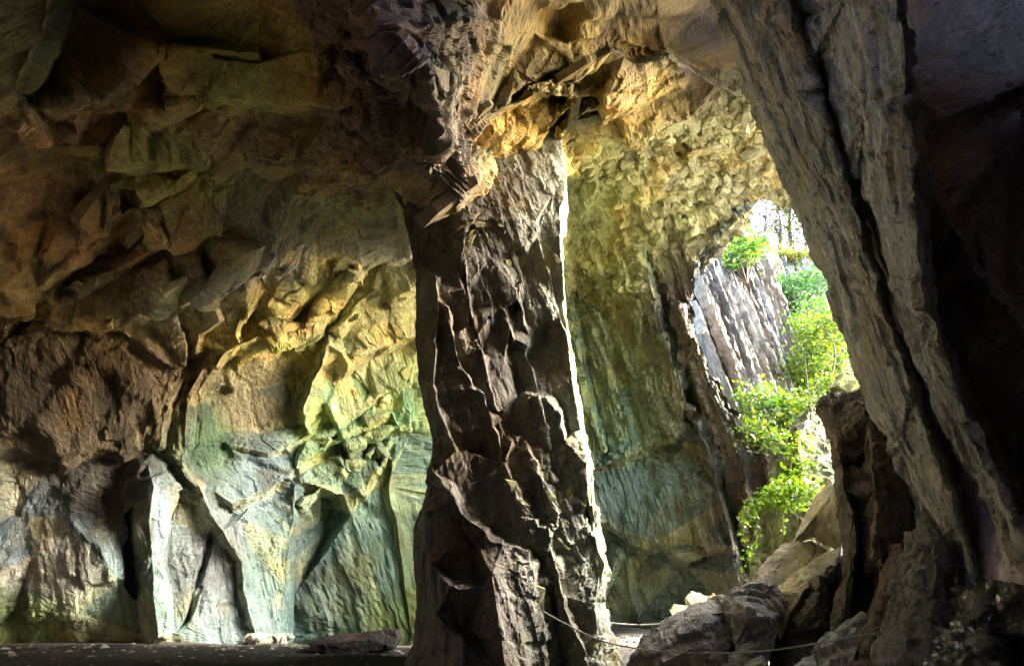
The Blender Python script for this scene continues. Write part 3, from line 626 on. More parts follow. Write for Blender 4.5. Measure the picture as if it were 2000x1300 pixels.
gk = np.clip(np.clip((gv[:, 0] - 1.2 - .25 * (gv[:, 1] - 12)) / 1.5, 0, 1) + .35 * np.clip((gv[:, 1] - 15.6) / 1.0, 0, 1), 0, 1)[:, None]  # pale wall foot paints a lit strip; pale hidden floor added to bounce light
link('ground', mesh('ground', gv, gt, M_FLOOR, stain(gv, np.array([[.015, .013, .014]]) * (1 - gk) + gk * np.array([[.36, .35, .32]]), 2, .5), smooth=True), kind='structure')  # near floor tinted almost black to stand for shade

# pool against the far wall
M = NT('pool_water'); b_ = M.n('BsdfPrincipled'); b_.inputs['Base Color'].default_value = (.03, .035, .02, 1); b_.inputs['Roughness'].default_value = .04; b_.inputs['IOR'].default_value = 1.33
tn = M.n('NewGeometry'); bu = M.n('Bump'); bu.inputs['Strength'].default_value = .06; bu.inputs['Distance'].default_value = .05; M.l(M.noise(tn.outputs['Position'], 3, 3), bu.inputs['Height']); M.l(bu.outputs[0], b_.inputs['Normal'])
oo = M.n('OutputMaterial'); M.l(b_.outputs[0], oo.inputs[0])
def disc(name, c, rx, ry, z, mat, seed, n=40, **kw):
    rr = random.Random(seed); vv = [(c[0], c[1], z)]
    for i in range(n):
        a_ = 2 * math.pi * i / n; k_ = 1 + .12 * math.sin(3 * a_ + seed) + .08 * rr.uniform(-1, 1); vv.append((c[0] + rx * k_ * math.cos(a_), c[1] + ry * k_ * math.sin(a_), z))
    return link(name, mesh(name, vv, [(0, i + 1, (i + 1) % n + 1) for i in range(n)], mat), **kw)
disc('water', (-5.0, 19.6), 5.2, 2.6, -.14, M.m, 1, kind='structure')

# ------------------------------------------------------------------ loose rocks and slabs
lfn = lambda k, lo=.02: (lambda m: np.maximum(k * np.linalg.norm(m - CAM, axis=1), lo))
def boulder(name, rim, lines, back, sty, seed, colour, label, cat='boulder', mat=None, shrink=.85, **kw):
    return solid(name, rim, lines, back, lfn(.0055), sty, seed, colour, mat, shrink=shrink, label=label, category=cat, **kw)
M_WETR = rock_material('wet_slate', streak=.8, bump=.9, fine=2.0, rough=(.04, .2), wet=1.0, spec=.9)
# floor slab in front of the pool
boulder('flat_stone', [(600,1256,14.2),(640,1243,14.6),(700,1237,14.8),(745,1231,14.9),(772,1232,14.8),(776,1248,14.5),(765,1264,14.0),(700,1274,13.9),(610,1272,13.9)], [[(640,1256,14.0),(720,1250,14.1)]], (0, .9, -.03), [.12, .05, .1, .08], 21, (.016, .014, .014), 'low flat dark slab lying on the floor before the pool', 'stone', mat=M_FLOOR)
# dark block below the plants, beside the fins
T = [(1598,790,10.2),(1622,772,10.1),(1650,768,10.0),(1690,752,9.8),(1722,772,9.4),(1760,880,9.2),(1800,1000,9.2),(1800,1100,9.2),(1740,1180,9.2),(1700,1330,9.2),(1590,1330,9.6),(1625,1180,9.9),(1640,1080,10.0),(1640,1010,10.1),(1628,930,10.2),(1616,860,10.3)]
TL = [[(1640,860,9.6),(1650,960,9.6),(1660,1060,9.5),(1655,1180,9.4)], [(1700,800,9.3),(1710,960,9.2),(1715,1100,9.0)]] + step([(1665,1000),(1672,1080),(1660,1150),(1650,1230)], (9, 0), 9.35, 9.7) + step([(1640,900),(1690,880)], (0, 8), 9.5, 9.7)
boulder('rock_block', T, TL, (1.2, 1.2, -.2), [.2, .12, .25, .15], 22, (.10, .082, .06), 'tall dark rock block under the mossy plate beside the slate fin', 'rock')
M_MOSSR = None
boulder('mossy_plate', [(1612,766,10.4),(1628,738,10.7),(1652,712,10.9),(1672,700,10.9),(1684,722,10.6),(1692,752,10.2),(1660,764,10.2),(1630,772,10.3)], [[(1640,748,10.3),(1680,735,10.2)]], (.5, .6, -.1), [.2, 0, .1, .1], 23, (.20, .24, .05), 'yellow-green mossy plate with jagged rim below the fin edge', 'rock')
boulder('rock_splinter', [(1684,650,9.9),(1692,700,9.8),(1706,760,9.6),(1708,790,9.5),(1722,772,9.4),(1724,720,9.4),(1706,650,9.5),(1680,600,9.8),(1672,612,9.9)], [[(1690,650,9.7),(1710,750,9.45)]], (.3, .3, 0), [.2, 0, .5, .1], 24, (.27, .26, .15), 'thin splinter of rock hanging behind the slate fin edge', 'rock')
# pale fallen slabs
boulder('fallen_slab', [(1545,1058,11.2),(1560,1020,11.3),(1590,972,11.4),(1622,934,11.4),(1630,948,11.1),(1642,990,10.9),(1648,1040,10.8),(1636,1078,10.8),(1610,1066,10.9),(1588,1050,11.0)], [[(1550,1056,11.0),(1596,1000,11.05),(1631,950,11.05)]], (.25, .35, 0), [.1, 0, .1, .08], 25, (.42, .40, .31), 'pale pointed slab standing upright below the hanging plants', 'rock slab', group='pale fallen slabs by the plants')
boulder('fallen_slab', [(1478,1120,11.4),(1500,1090,11.6),(1525,1064,11.7),(1562,1052,11.6),(1590,1052,11.4),(1626,1082,11.0),(1600,1100,10.9),(1560,1120,10.9),(1510,1160,10.9),(1490,1160,11.0)], [[(1500,1130,11.2),(1560,1090,11.2),(1600,1080,11.1)]], (.2, .5, -.1), [.15, 0, .1, .15], 26, (.30, .28, .20), 'brown mossy slab wedged under the pale pointed slab', 'rock slab', group='pale fallen slabs by the plants')
boulder('fallen_slab', [(1500,1166,10.8),(1540,1128,10.9),(1590,1092,10.9),(1642,1060,10.9),(1640,1090,10.6),(1615,1130,10.4),(1570,1150,10.4),(1545,1195,10.3),(1522,1240,10.3),(1515,1200,10.5)], [[(1530,1160,10.55),(1590,1120,10.55),(1635,1085,10.6)]], (.3, .7, -.3), [.15, 0, .2, .15], 27, (.44, .42, .32), 'pale tilted slab with a bright upper face behind the layered boulder', 'rock slab', group='pale fallen slabs by the plants')
# boulders at the foot
boulder('dark_boulder', [(1205,1340,10.2),(1228,1285,10.6),(1262,1240,10.9),(1312,1206,11.0),(1352,1186,11.1),(1395,1170,11.2),(1440,1163,11.1),(1446,1200,10.8),(1440,1260,10.4),(1440,1340,10.1)], [[(1262,1262,10.4),(1320,1224,10.5),(1380,1200,10.5),(1440,1190,10.7)], [(1280,1300,10.0),(1360,1260,10.1),(1430,1250,10.2)], [(1290,1330,9.9),(1340,1300,10.1),(1420,1300,10.0)]], (.5, 1.6, -.4), [.28, .12, .05, .08], 28, (.16, .15, .13), 'broad dark boulder with a lit crest at the foot of the pillar')
boulder('layered_boulder', [(1424,1192,10.3),(1440,1166,10.5),(1470,1152,10.6),(1496,1150,10.6),(1514,1166,10.5),(1524,1196,10.3),(1512,1230,10.1),(1498,1280,9.9),(1490,1340,9.8),(1428,1340,9.7),(1436,1260,9.9)], [[(1460,1200,10.0),(1500,1210,10.05)], [(1460,1280,9.7),(1490,1285,9.8)]], (.4, .9, -.2), [.45, .35, .1, .08], 29, (.32, .31, .28), 'grey layered boulder with a ragged top leaning on the dark boulder', mat=rock_material('layered_slate', streak=.2, bump=.5, fine=1.6))
for i, (rm, lb) in enumerate([([(1304,1188,12.0),(1316,1176,12.2),(1345,1178,12.2),(1356,1190,12.0),(1336,1206,11.7),(1314,1204,11.7)], 'small pale angular rock with a point above the rope'),
    ([(1340,1166,12.4),(1352,1160,12.5),(1382,1164,12.5),(1396,1174,12.3),(1370,1186,12.0),(1352,1186,12.0)], 'pale flat-topped rock highest in the small rubble'),
    ([(1384,1166,12.2),(1394,1158,12.3),(1404,1168,12.2),(1400,1180,12.0),(1388,1180,12.0)], 'small pointed rock next to the layered boulder'),
    ([(1290,1214,11.6),(1300,1206,11.7),(1318,1206,11.7),(1322,1214,11.5),(1300,1228,11.3)], 'small lit rock lowest in the rubble by the rope')]):
    c_ = (np.mean([p[0] for p in rm]), np.mean([p[1] for p in rm]), np.mean([p[2] for p in rm]) - .15)
    boulder('small_rock', rm, [[c_, (c_[0] + 6, c_[1] + 2, c_[2])]], (.1, .35, -.25), [.15, .1, 0, .05], 31 + i, (.44, .43, .28), lb, 'rock', group='small pale rocks behind the dark boulder')
boulder('dark_boulder', [(1500,1340,10.2),(1506,1250,10.5),(1530,1200,10.7),(1575,1150,10.9),(1640,1080,10.9),(1660,1120,10.5),(1655,1220,10.2),(1660,1340,9.8)], [[(1550,1240,10.2),(1610,1160,10.3)], [(1560,1310,9.9),(1620,1260,9.9)]] + step([(1600,1120),(1610,1200),(1590,1290)], (9, 0), 10.1, 10.35), (.5, 1.2, -.2), [.2, .15, .25, .08], 35, (.10, .085, .065), 'dark brown rock under the pale tilted slab')
boulder('leaning_stone', [(1570,1340,8.6),(1590,1280,8.9),(1622,1238,9.1),(1655,1216,9.2),(1686,1202,9.2),(1704,1214,9.0),(1690,1250,8.7),(1660,1300,8.4),(1640,1340,8.3)], [[(1610,1290,8.55),(1660,1240,8.75)]], (.3, .6, -.2), [.15, .05, .35, .1], 36, (.42, .41, .37), 'grey streaked slab leaning beneath the rope knot', 'stone', mat=M_SLAB)
boulder('edge_stone', [(1428,1340,8.9),(1440,1306,9.0),(1470,1290,9.1),(1488,1280,9.1),(1492,1292,9.0),(1496,1340,8.8)], [[(1450,1312,8.85),(1485,1296,8.9)]], (.2, .5, -.2), [.1, .05, 0, .1], 37, (.34, .33, .22), 'pale stone tip at the very foot of the layered boulder', 'stone')
boulder('edge_stone', [(1555,1340,8.7),(1556,1306,8.8),(1570,1288,8.9),(1588,1284,8.9),(1592,1300,8.7),(1585,1340,8.6)], [[(1570,1306,8.65),(1580,1310,8.6)]], (.2, .3, -.1), [.15, .1, 0, .1], 38, (.3, .3, .26), 'small chipped stone beside the streaked leaning slab', 'stone')
# dark flank in the corner: ribs leaning the other way
F = [(1720,1340,7.6),(1712,1280,7.9),(1722,1216,8.2),(1752,1130,8.4),(1780,1040,8.5),(1800,980,8.5),(1826,1000,8.3),(1850,1060,8.1),(1846,1130,7.8),(1850,1210,7.5),(1838,1340,7.2)]
boulder('rock_rib', F, [[(1770,1330,7.3),(1770,1240,7.6),(1790,1130,7.9),(1812,1040,8.1)], [(1810,1320,7.2),(1820,1200,7.5),(1830,1100,7.8)]], (.6, .8, 0), [.2, .16, .3, .08], 39, (.24, .225, .2), 'dark brown rock rib rising beneath the slate fins', 'rock', mat=M_SLAB)
boulder('rock_rib', [(1645,1340,8.3),(1668,1280,8.6),(1698,1200,8.9),(1722,1120,9.0),(1742,1060,9.0),(1760,1062,8.8),(1756,1130,8.6),(1735,1210,8.4),(1722,1270,8.1),(1712,1340,7.8)], [[(1690,1290,8.2),(1728,1160,8.6)]], (.4, .6, 0), [.15, .1, .25, .06], 40, (.08, .065, .055), 'black wedge of rock between the streaked slab and the brown rib', 'rock')
W_ = [(1822,1340,6.6),(1832,1260,7.2),(1846,1190,7.8),(1862,1146,8.2),(1888,1138,8.1),(1920,1160,7.6),(1955,1140,7.6),(1990,1170,7.0),(2060,1230,6.2),(2060,1340,5.4)]
boulder('wet_rock', W_, [[(1880,1330,6.3),(1890,1230,7.0),(1890,1170,7.6)], [(1950,1330,5.9),(1955,1240,6.6)]] + step([(1925,1200),(1935,1260),(1950,1330)], (7, 0), 6.5, 6.8), (.5, .6, -.3), [.3, .35, .4, .1], 41, (.16, .15, .13), 'glistening wet black rock at the foot of the inner fin', 'rock', mat=M_WETR)

# ------------------------------------------------------------------ stones along the foot of the cave wall
for i, (x, y, r_, lb) in enumerate([(262,1247,.28,'pale stone at the foot of the hourglass buttress, nearer the lichened bulge'),(318,1240,.22,'small bright stone at the toe of the hourglass buttress'),(498,1247,.26,'pale stone under the thin bright wall ridge'),(548,1250,.16,'tiny stone lying at the edge of the pool'),(1335,1218,.32,'flat pale stone on the bright floor behind the rope'),(1212,1222,.3,'stone at the base of the inner wall beside the white rope')]):
    c = PZ(x, y, .02); rr = np.random.RandomState(50 + i)
    u_, w2 = np.meshgrid(np.linspace(0, 2 * np.pi, 9)[:-1], np.linspace(-1, 1, 6)); sph = np.stack([np.cos(u_) * np.sqrt(np.clip(1 - w2 ** 2, 0, 1)), np.sin(u_) * np.sqrt(np.clip(1 - w2 ** 2, 0, 1)), w2], -1).reshape(-1, 3)
    tr = [t for a_ in range(5) for b_ in range(8) for t in ((a_ * 8 + b_, a_ * 8 + (b_ + 1) % 8, a_ * 8 + 8 + b_), (a_ * 8 + (b_ + 1) % 8, a_ * 8 + 8 + (b_ + 1) % 8, a_ * 8 + 8 + b_))]
    pv = sph * (1.3, .9, .6) * r_ + c; a, b, _ = refine(pv, tr, lambda m: np.full(len(m), .06), 4); nn = vnormals(a, b)
    dd = displace(a, nn, np.tile([[.6, .5, 0, .1]], (len(a), 1)), i)
    link('loose_stone', mesh('loose_stone', dd, b, M_ROCK, stain(dd, (.4, .38, .33))), label=lb, category='stone', group='loose stones along the foot of the walls')

# ------------------------------------------------------------------ ropes
def tube(pts, r_, n=6, closed=False):
    pts = [Vector(p) for p in pts]; vv, tt = [], []; m = len(pts)
    for i, p in enumerate(pts):
        d = (pts[min(i + 1, m - 1)] - pts[max(i - 1, 0)]).normalized(); a_ = d.orthogonal().normalized(); b_ = d.cross(a_)
        rr = r_[i] if hasattr(r_, '__len__') else r_
        for k in range(n): t_ = 2 * math.pi * k / n; vv.append(p + (a_ * math.cos(t_) + b_ * math.sin(t_)) * rr)
    for i in range(m - 1):
        for k in range(n):
            q0, q1 = i * n + k, i * n + (k + 1) % n; tt += [(q0, q1, q1 + n), (q0, q1 + n, q0 + n)]
    return [tuple(x) for x in vv], tt
def spline(pts, n):
    p = np.array(pts, float); p = np.concatenate([[2 * p[0] - p[1]], p, [2 * p[-1] - p[-2]]]); r_ = []
    for i in range(1, len(p) - 2):
        for k in range(n):
            t = k / n; r_.append(.5 * ((2 * p[i]) + (-p[i - 1] + p[i + 1]) * t + (2 * p[i - 1] - 5 * p[i] + 4 * p[i + 1] - p[i + 2]) * t * t + (-p[i - 1] + 3 * p[i] - 3 * p[i + 1] + p[i + 2]) * t ** 3))
    r_.append(p[-2]); return r_
def simple(name, col, rough=.8):
    k = NT(name); b_ = k.n('BsdfPrincipled'); g = k.n('NewGeometry'); k.l(k.mix(k.mapr(k.noise(g.outputs['Position'], 14, 4), .35, .65, 0, 1), tuple(c * .7 for c in col) + (1,), tuple(min(1, c * 1.2) for c in col) + (1,)), b_.inputs['Base Color']); b_.inputs['Roughness'].default_value = rough
    o_ = k.n('OutputMaterial'); k.l(b_.outputs[0], o_.inputs[0]); return k.m
M_ROPE = simple('weathered_rope', (.30, .28, .25)); M_ROPEW = simple('pale_rope', (.75, .74, .72))
rp = spline([P(1052,1188,10.0),P(1100,1215,9.9),P(1180,1252,9.8),P(1280,1270,9.6),P(1400,1275,9.3),P(1500,1270,9.0),P(1600,1255,8.6),P(1700,1238,8.1),P(1712,1235,8.05)], 10)
o = link('guide_rope', mesh('guide_rope', *tube(rp, .0105), M_ROPE, smooth=True), label='thin slack rope strung from the pillar across the dark boulders', category='rope')
kn = [P(1712,1235,8.05) + np.array([.09 * math.cos(t) + .035 * math.cos(3 * t) + .1, .05 * math.sin(2 * t), .03 + .035 * math.sin(t) + .02 * math.sin(3 * t)]) for t in np.linspace(0, 4 * math.pi, 40)] + [P(1742,1228,7.9)]
link('knot', mesh('knot', *tube(kn, .009), M_ROPE, smooth=True), o)
rp = spline([P(1183,1214,13.5),P(1210,1217,13.3),P(1250,1219,13.0),P(1310,1216,12.4)], 8)
link('guide_rope', mesh('guide_rope', *tube(rp, .011), M_ROPEW, smooth=True), label='short bright white rope behind the pillar foot', category='rope')

# ------------------------------------------------------------------ outside: cliffs, terrain
M_CLIFF = rock_material('weathered_cliff', streak=1.0, bump=.4, fine=.8, rough=(.5, .9))
lfc = lfn(.006, .06)
CA = [(1330,430,21),(1360,420,21.5),(1420,430,23),(1470,470,25),(1500,500,26),(1540,560,27),(1560,640,27),(1580,760,26),(1600,900,25),(1560,960,24),(1480,960,22.5),(1440,880,21.5),(1400,800,21),(1360,720,20.6),(1320,640,20.3),(1310,540,20.5)]
ca = CAo = solid('cliff', CA, step([(1372,480),(1400,560),(1440,680),(1500,800)], (8, -3), 22.0, 22.9) + step([(1410,480),(1450,580),(1520,760)], (8, -3), 23.4, 24.2) + step([(1346,600),(1380,690),(1420,790),(1450,850)], (10, -4), 20.9, 21.8), (-3, 5, 0), lfc, [.2, 0, 1.6, .5], 51, (.30, .29, .27), M_CLIFF, label='grey quarry cliff of leaning slate strata outside the opening', category='cliff')
rr = random.Random(11)
def strata(px, py, ln, wd, Y, col, k):
    """one leaning bed of slate standing proud of the cliff: a long tapered prism along the cleavage"""
    p0 = P(px, py, Y); sc = np.linalg.norm(p0 - CAM) / FPX
    ax = P(px + 38 + rr.uniform(-2.5, 2.5), py + 100, Y - .3 + rr.uniform(-.15, .15)) - p0; ax /= np.linalg.norm(ax); si = np.cross(ax, [.55, -.8, .1]); si /= np.linalg.norm(si); nn = np.cross(si, ax)
    n_ = 5; vv, tt = [], []
    for i in range(n_ + 1):
        t = i / n_; h_ = wd * sc * (.5 + rr.uniform(-.08, .08)) * (1 - .35 * t * (k % 2)); c = p0 + ax * ln * sc * (t + (rr.uniform(-.04, .04) if 0 < i < n_ else 0))
        th = .2 + rr.uniform(-.05, .08)
        for s1, s2 in ((-1, 1), (1, 1), (1, -1), (-1, -1)): vv.append(c + si * h_ * s1 + nn * th * (s2 if s2 < 0 else .6 + .3 * s1) + ax * (rr.uniform(-.12, .12) if i in (0, n_) else 0))
    for i in range(n_):
        for q in range(4): a_, b_ = i * 4 + q, i * 4 + (q + 1) % 4; tt += [(a_, b_, b_ + 4), (a_, b_ + 4, a_ + 4)]
    e = n_ * 4; tt += [(0, 2, 1), (0, 3, 2), (e, e + 1, e + 2), (e, e + 2, e + 3)]
    a_, b_, _ = refine(np.array(vv), tt, lambda m: np.full(len(m), .3), 5); a_ = displace(a_, vnormals(a_, b_), np.tile([[.1, .22, .3, .1]], (len(a_), 1)), k)
    o = link('slate_bed', mesh('slate_bed', a_, b_, M_CLP), ca); o.color = (*col, 1); return o
M_CLP = rock_material('cliff_bed', objcol=True, streak=1.0, bump=.5, fine=.8, rough=(.5, .9))
k = 0
for px, py, ln, wd, dY in [(1372,478,120,16,.2),(1388,476,95,10,0),(1404,494,150,15,.1),(1378,556,190,22,-.3),(1400,540,260,20,-.2),(1420,530,240,14,.2),(1432,548,200,16,.5),(1446,540,130,18,.6),(1462,560,150,14,.8),(1476,580,150,12,1.0),(1440,600,190,10,.2),(1456,520,60,22,.4),(1434,505,40,14,.3),(1360,600,230,16,-.6),(1372,640,190,12,-.6),(1490,545,120,16,1.4),(1505,600,120,14,1.6),(1490,490,70,16,1.2),(1512,500,70,14,1.5),(1530,510,60,16,1.8),(1470,640,150,14,.8),(1486,660,140,10,.9),(1352,590,60,12,-.8),(1415,610,190,12,-.1),(1392,620,170,10,-.4),(1500,690,110,16,1.2),(1450,680,120,12,.3)] + [(rr.uniform(1356, 1500), rr.uniform(490, 640), rr.uniform(150, 330), rr.uniform(3, 6.5), rr.uniform(-.55, -.1)) for _ in range(110)]:
    g = rr.uniform(.8, 1.15); col = [(.33, .33, .32), (.17, .165, .16), (.36, .355, .33), (.24, .21, .175), (.09, .088, .085)][k % 5]
    strata(px, py, ln, wd * .75, 20.6 + (px - 1350) * .030 + dY - .4, [c * g for c in col], k); k += 1
# cliff at the back, its mossy brow and the hill top
CB = [(1440,500,30),(1480,488,30.5),(1540,486,31),(1600,492,31),(1680,500,31),(1760,520,31),(1800,700,29),(1780,900,27),(1640,940,26),(1520,900,27),(1470,760,28.5),(1440,620,29)]
solid('cliff', CB, step([(1500,540),(1560,545),(1640,535),(1720,550)], (3, 12), 29.6, 30.3) + step([(1590,520),(1610,600),(1640,700)], (8, -2), 29.2, 29.9), (0, 4, 0), lfc, [.5, .1, 1.2, .5], 53, (.27, .26, .24), M_CLIFF, label='darker cliff rising behind the shrubs under the mossy brow', category='cliff')
hv = []; hx = np.linspace(-40, 90, 40); hy = np.linspace(31, 120, 30)
top = P(1550, 492, 31)[2]
HX, HY = np.meshgrid(hx, hy); hz = top - .5 + (HY - 31) * .04 + .5 * fbm(np.stack([HX.ravel(), HY.ravel(), 0 * HX.ravel()], 1) * .2, 4, 3).reshape(HX.shape)
hv = np.stack([HX.ravel(), HY.ravel(), hz.ravel()], 1); q = np.arange(1200).reshape(30, 40)
link('hill', mesh('hill', hv, np.concatenate([np.stack([q[:-1, :-1], q[:-1, 1:], q[1:, 1:]], -1).reshape(-1, 3), np.stack([q[:-1, :-1], q[1:, 1:], q[1:, :-1]], -1).reshape(-1, 3)]), simple('hill_turf', (.10, .12, .04))), kind='structure')

# ------------------------------------------------------------------ leaves
def leaf_material():
    k = NT('leaf'); at = k.n('Attribute'); at.attribute_name = 'tint'
    d = k.n('BsdfDiffuse'); t_ = k.n('BsdfTranslucent'); g_ = k.n('BsdfGlossy'); g_.inputs['Roughness'].default_value = .4; g_.inputs['Color'].default_value = (.8, .8, .8, 1)
    k.l(at.outputs['Color'], d.inputs[0]); k.l(k.mix(1.0, at.outputs['Color'], (1.3, 1.25, .5, 1), 'MULTIPLY'), t_.inputs[0])
    m1 = k.n('MixShader'); m1.inputs[0].default_value = .42; k.l(d.outputs[0], m1.inputs[1]); k.l(t_.outputs[0], m1.inputs[2])
    m2 = k.n('MixShader'); m2.inputs[0].default_value = .05; k.l(m1.outputs[0], m2.inputs[1]); k.l(g_.outputs[0], m2.inputs[2])
    o_ = k.n('OutputMaterial'); k.l(m2.outputs[0], o_.inputs[0]); return k.m
M_LEAF = leaf_material(); M_BARK = simple('bark', (.045, .035, .025)); M_STEM = simple('green_stem', (.12, .10, .04))
def leaves(name, c, size, cols, seed, parent=None, up=.4, long=1.5, **kw):
    """one folded leaf per centre: two triangles each side of the midrib"""
    r_ = np.random.RandomState(seed); c = np.asarray(c, float); n = len(c)
    nn = r_.normal(size=(n, 3)); nn[:, 2] = np.abs(nn[:, 2]) + up; nn /= np.linalg.norm(nn, axis=1, keepdims=True)
    a = np.cross(nn, r_.normal(size=(n, 3))); a /= np.linalg.norm(a, axis=1, keepdims=True); b = np.cross(nn, a)
    s_ = size * np.clip(r_.lognormal(-.3, .32, (n, 1)), .4, 1.6); L_ = a * s_ * long * .5; W2 = b * s_ * .5; D = nn * s_ * .15
    v = np.stack([c - L_, c - L_ * .1 + W2 + D, c + L_, c - L_ * .1 - W2 + D], 1).reshape(-1, 3)
    i = np.arange(n) * 4; t = np.concatenate([np.stack([i, i + 1, i + 2], 1), np.stack([i, i + 2, i + 3], 1)])
    cols = np.array(cols); k = r_.randint(len(cols), size=n); tint = cols[k] * r_.uniform(.75, 1.25, (n, 1))
    return link(name, mesh(name, v, t, M_LEAF, np.repeat(tint, 4, 0)), parent, **kw)
def shrub(name, blobs, Y, leaf, dens, cols, seed, label, cat, group=None, root=None, sparse=.0, stem_r=.05):
    """blobs: (px, py, rx, ry) seen in the photograph; each becomes a cloud of leaf clumps round twigs"""
    r_ = np.random.RandomState(seed); pts = []; cl = []
    for (px, py, rx, ry) in blobs:
        yy = Y + r_.uniform(-.5, .5); c = P(px, py, yy); sc = np.linalg.norm(c - CAM) / FPX
        rad = np.array([rx * sc, (rx + ry) * .42 * sc, ry * sc]); ncl = max(4, int(rx * ry * dens / 18))
        for _ in range(ncl):
            d = r_.normal(size=3); d /= np.linalg.norm(d); q = c + d * rad * r_.uniform(.35, 1.0) ** .6; cl.append(q)
            nl = r_.randint(16, 34); cr = leaf * r_.uniform(1.6, 3.2)
            pts.append(q + r_.normal(size=(nl, 3)) * (cr, cr, cr * .45))
    pts = np.concatenate(pts)
    rt = P(root[0], root[1], Y) if root else np.array([np.mean([q[0] for q in cl]), Y, min(q[2] for q in cl) - .5])
    e = bpy.data.objects.new(name, None); COL.objects.link(e); e.location = (0, 0, 0)
    e['label'] = label; e['category'] = cat
    if group: e['group'] = group
    vv, tt = [], []
    for q in [cl[i] for i in r_.permutation(len(cl))[:26]]:
        m_ = rt * .45 + q * .55 + r_.normal(size=3) * .15 * np.linalg.norm(q - rt) * .5; m_[2] += .05
        a_, b_ = tube(spline([rt, m_, q], 4), list(np.linspace(stem_r, stem_r * .25, 9)), 5); b_ = [tuple(x + len(vv) for x in f) for f in b_]; vv += a_; tt += b_
    link('branches', mesh('branches', vv, tt, M_BARK), e)
    leaves('crown', pts, leaf, cols, seed + 1, e)
    return e
YG = [(.115, .20, .014), (.155, .215, .014), (.085, .165, .014), (.04, .09, .012)]; GR = [(.05, .15, .02), (.08, .20, .025), (.035, .09, .02), (.11, .22, .03)]; BG = [(.045, .15, .065), (.07, .19, .085), (.03, .09, .04), (.09, .2, .07)]; AUT = [(.10, .10, .015), (.07, .09, .015), (.14, .11, .015), (.05, .07, .012)]
shrub('conifer_bush', [(1450,470,36,26),(1430,500,28,22),(1475,490,24,22),(1420,520,18,14)], 21.6, .16, .55, GR + [(.2, .3, .03)], 61, 'bright green bush on the cliff edge under the sky gap', 'bush', 'shrubs outside the opening')
shrub('rowan_shrub', [(1540,560,36,24),(1590,545,32,22),(1525,585,26,18),(1600,580,22,20),(1560,600,30,18)], 26.0, .17, .5, BG, 62, 'blue-green feathery shrub highest below the cliff brow', 'bush', 'shrubs outside the opening')
shrub('rowan_shrub', [(1530,630,30,24),(1515,690,22,26),(1540,660,24,20),(1520,720,16,16)], 25.0, .16, .5, [(.05, .17, .06), (.08, .22, .08), (.1, .26, .07)], 63, 'darker green shrub against the pale strata', 'bush', 'shrubs outside the opening')
shrub('birch_sapling', [(1590,640,34,34),(1620,690,34,40),(1580,700,34,36),(1600,745,44,34),(1560,750,40,34),(1640,650,24,34)], 22.0, .12, .6, YG, 64, 'yellow-green sapling with fine twigs filling the right of the gap', 'sapling', 'shrubs outside the opening', root=(1588, 840))
shrub('green_shrub', [(1560,640,30,24),(1600,605,30,20)], 24.0, .15, .5, [(.07, .19, .04), (.1, .23, .05), (.05, .13, .03)], 65, 'soft mid-green shrub between the feathery shrub and the sapling', 'bush', 'shrubs outside the opening')
shrub('bramble_bush', [(1500,790,30,22),(1540,800,36,24),(1580,800,28,18),(1470,770,16,14),(1530,840,34,22),(1560,860,22,18)], 18.5, .13, .6, YG + GR, 66, 'bright low bramble at the bottom of the gap', 'bush', 'shrubs outside the opening')
shrub('bramble_bush', [(1600,800,26,20),(1620,760,22,24),(1590,840,26,22),(1480,830,14,16),(1505,860,20,16)], 17.0, .12, .6, [(.08, .17, .02), (.12, .22, .02), (.05, .1, .02), (.16, .2, .02)], 67, 'darker tangle of leaves filling the gap beside the mossy plate', 'bush', 'shrubs outside the opening')
for i, (x, y0, y1, spr, lb) in enumerate([(1490,505,392,26,'slim tree nearest the glare in the sky gap'),(1522,500,396,24,'thin tree left of the thickest trunk on the brow'),(1548,498,380,30,'tree with the thickest trunk on the cliff brow'),(1575,498,410,26,'yellowing tree closest to the slate fin'),(1600,500,390,30,'leafy tree partly hidden by the slate fin')]):
    r_ = np.random.RandomState(70 + i); e = bpy.data.objects.new('hill_tree', None); COL.objects.link(e); e['label'] = lb; e['category'] = 'tree'; e['group'] = 'trees on the cliff brow'
    Y = 34 + i % 3; b0 = P(x, y0, Y); t0 = P(x + r_.uniform(-10, 10), y1, Y); vv, tt = tube(spline([b0, b0 * .5 + t0 * .5 + r_.normal(size=3) * .2, t0], 5), list(np.linspace(.16 if i != 2 else .26, .04, 11)), 6); pts = []
    for j in range(22):
        t = r_.uniform(.2, 1); p0 = b0 * (1 - t) + t0 * t; d = r_.normal(size=3); d[2] = abs(d[2]) * .6 + .2; d /= np.linalg.norm(d); ln = r_.uniform(.8, 2.2) * (1.2 - .5 * t)
        p1 = p0 + d * ln; a_, b_ = tube(spline([p0, p0 + d * ln * .5 + (0, 0, .15), p1], 3), list(np.linspace(.05, .015, 7)), 4); b_ = [tuple(z + len(vv) for z in f) for f in b_]; vv += a_; tt += b_
        for u in np.linspace(.4, 1, 4 if i > 1 else 2): pts.append(p0 + d * ln * u + r_.normal(size=(8 if i > 1 else 3, 3)) * .28)
    link('trunk', mesh('trunk', vv, tt, M_BARK), e); leaves('crown', np.concatenate(pts), .17, AUT, 75 + i, e)
# moss on the brow
r_ = np.random.RandomState(5); mp_ = []
for _ in range(60):
    x = r_.uniform(1478, 1610); c = P(x, 492 + 8 * r_.rand() + (10 * r_.rand() if 1530 < x < 1580 else 0), 30.0); mp_.append(c + r_.normal(size=(30, 3)) * (.5, .3, .16))
leaves('moss', np.concatenate(mp_), .13, [(.16, .2, .03), (.22, .24, .04), (.12, .14, .03)], 6, kind='stuff', label='mossy turf along the cliff brow', category='moss')

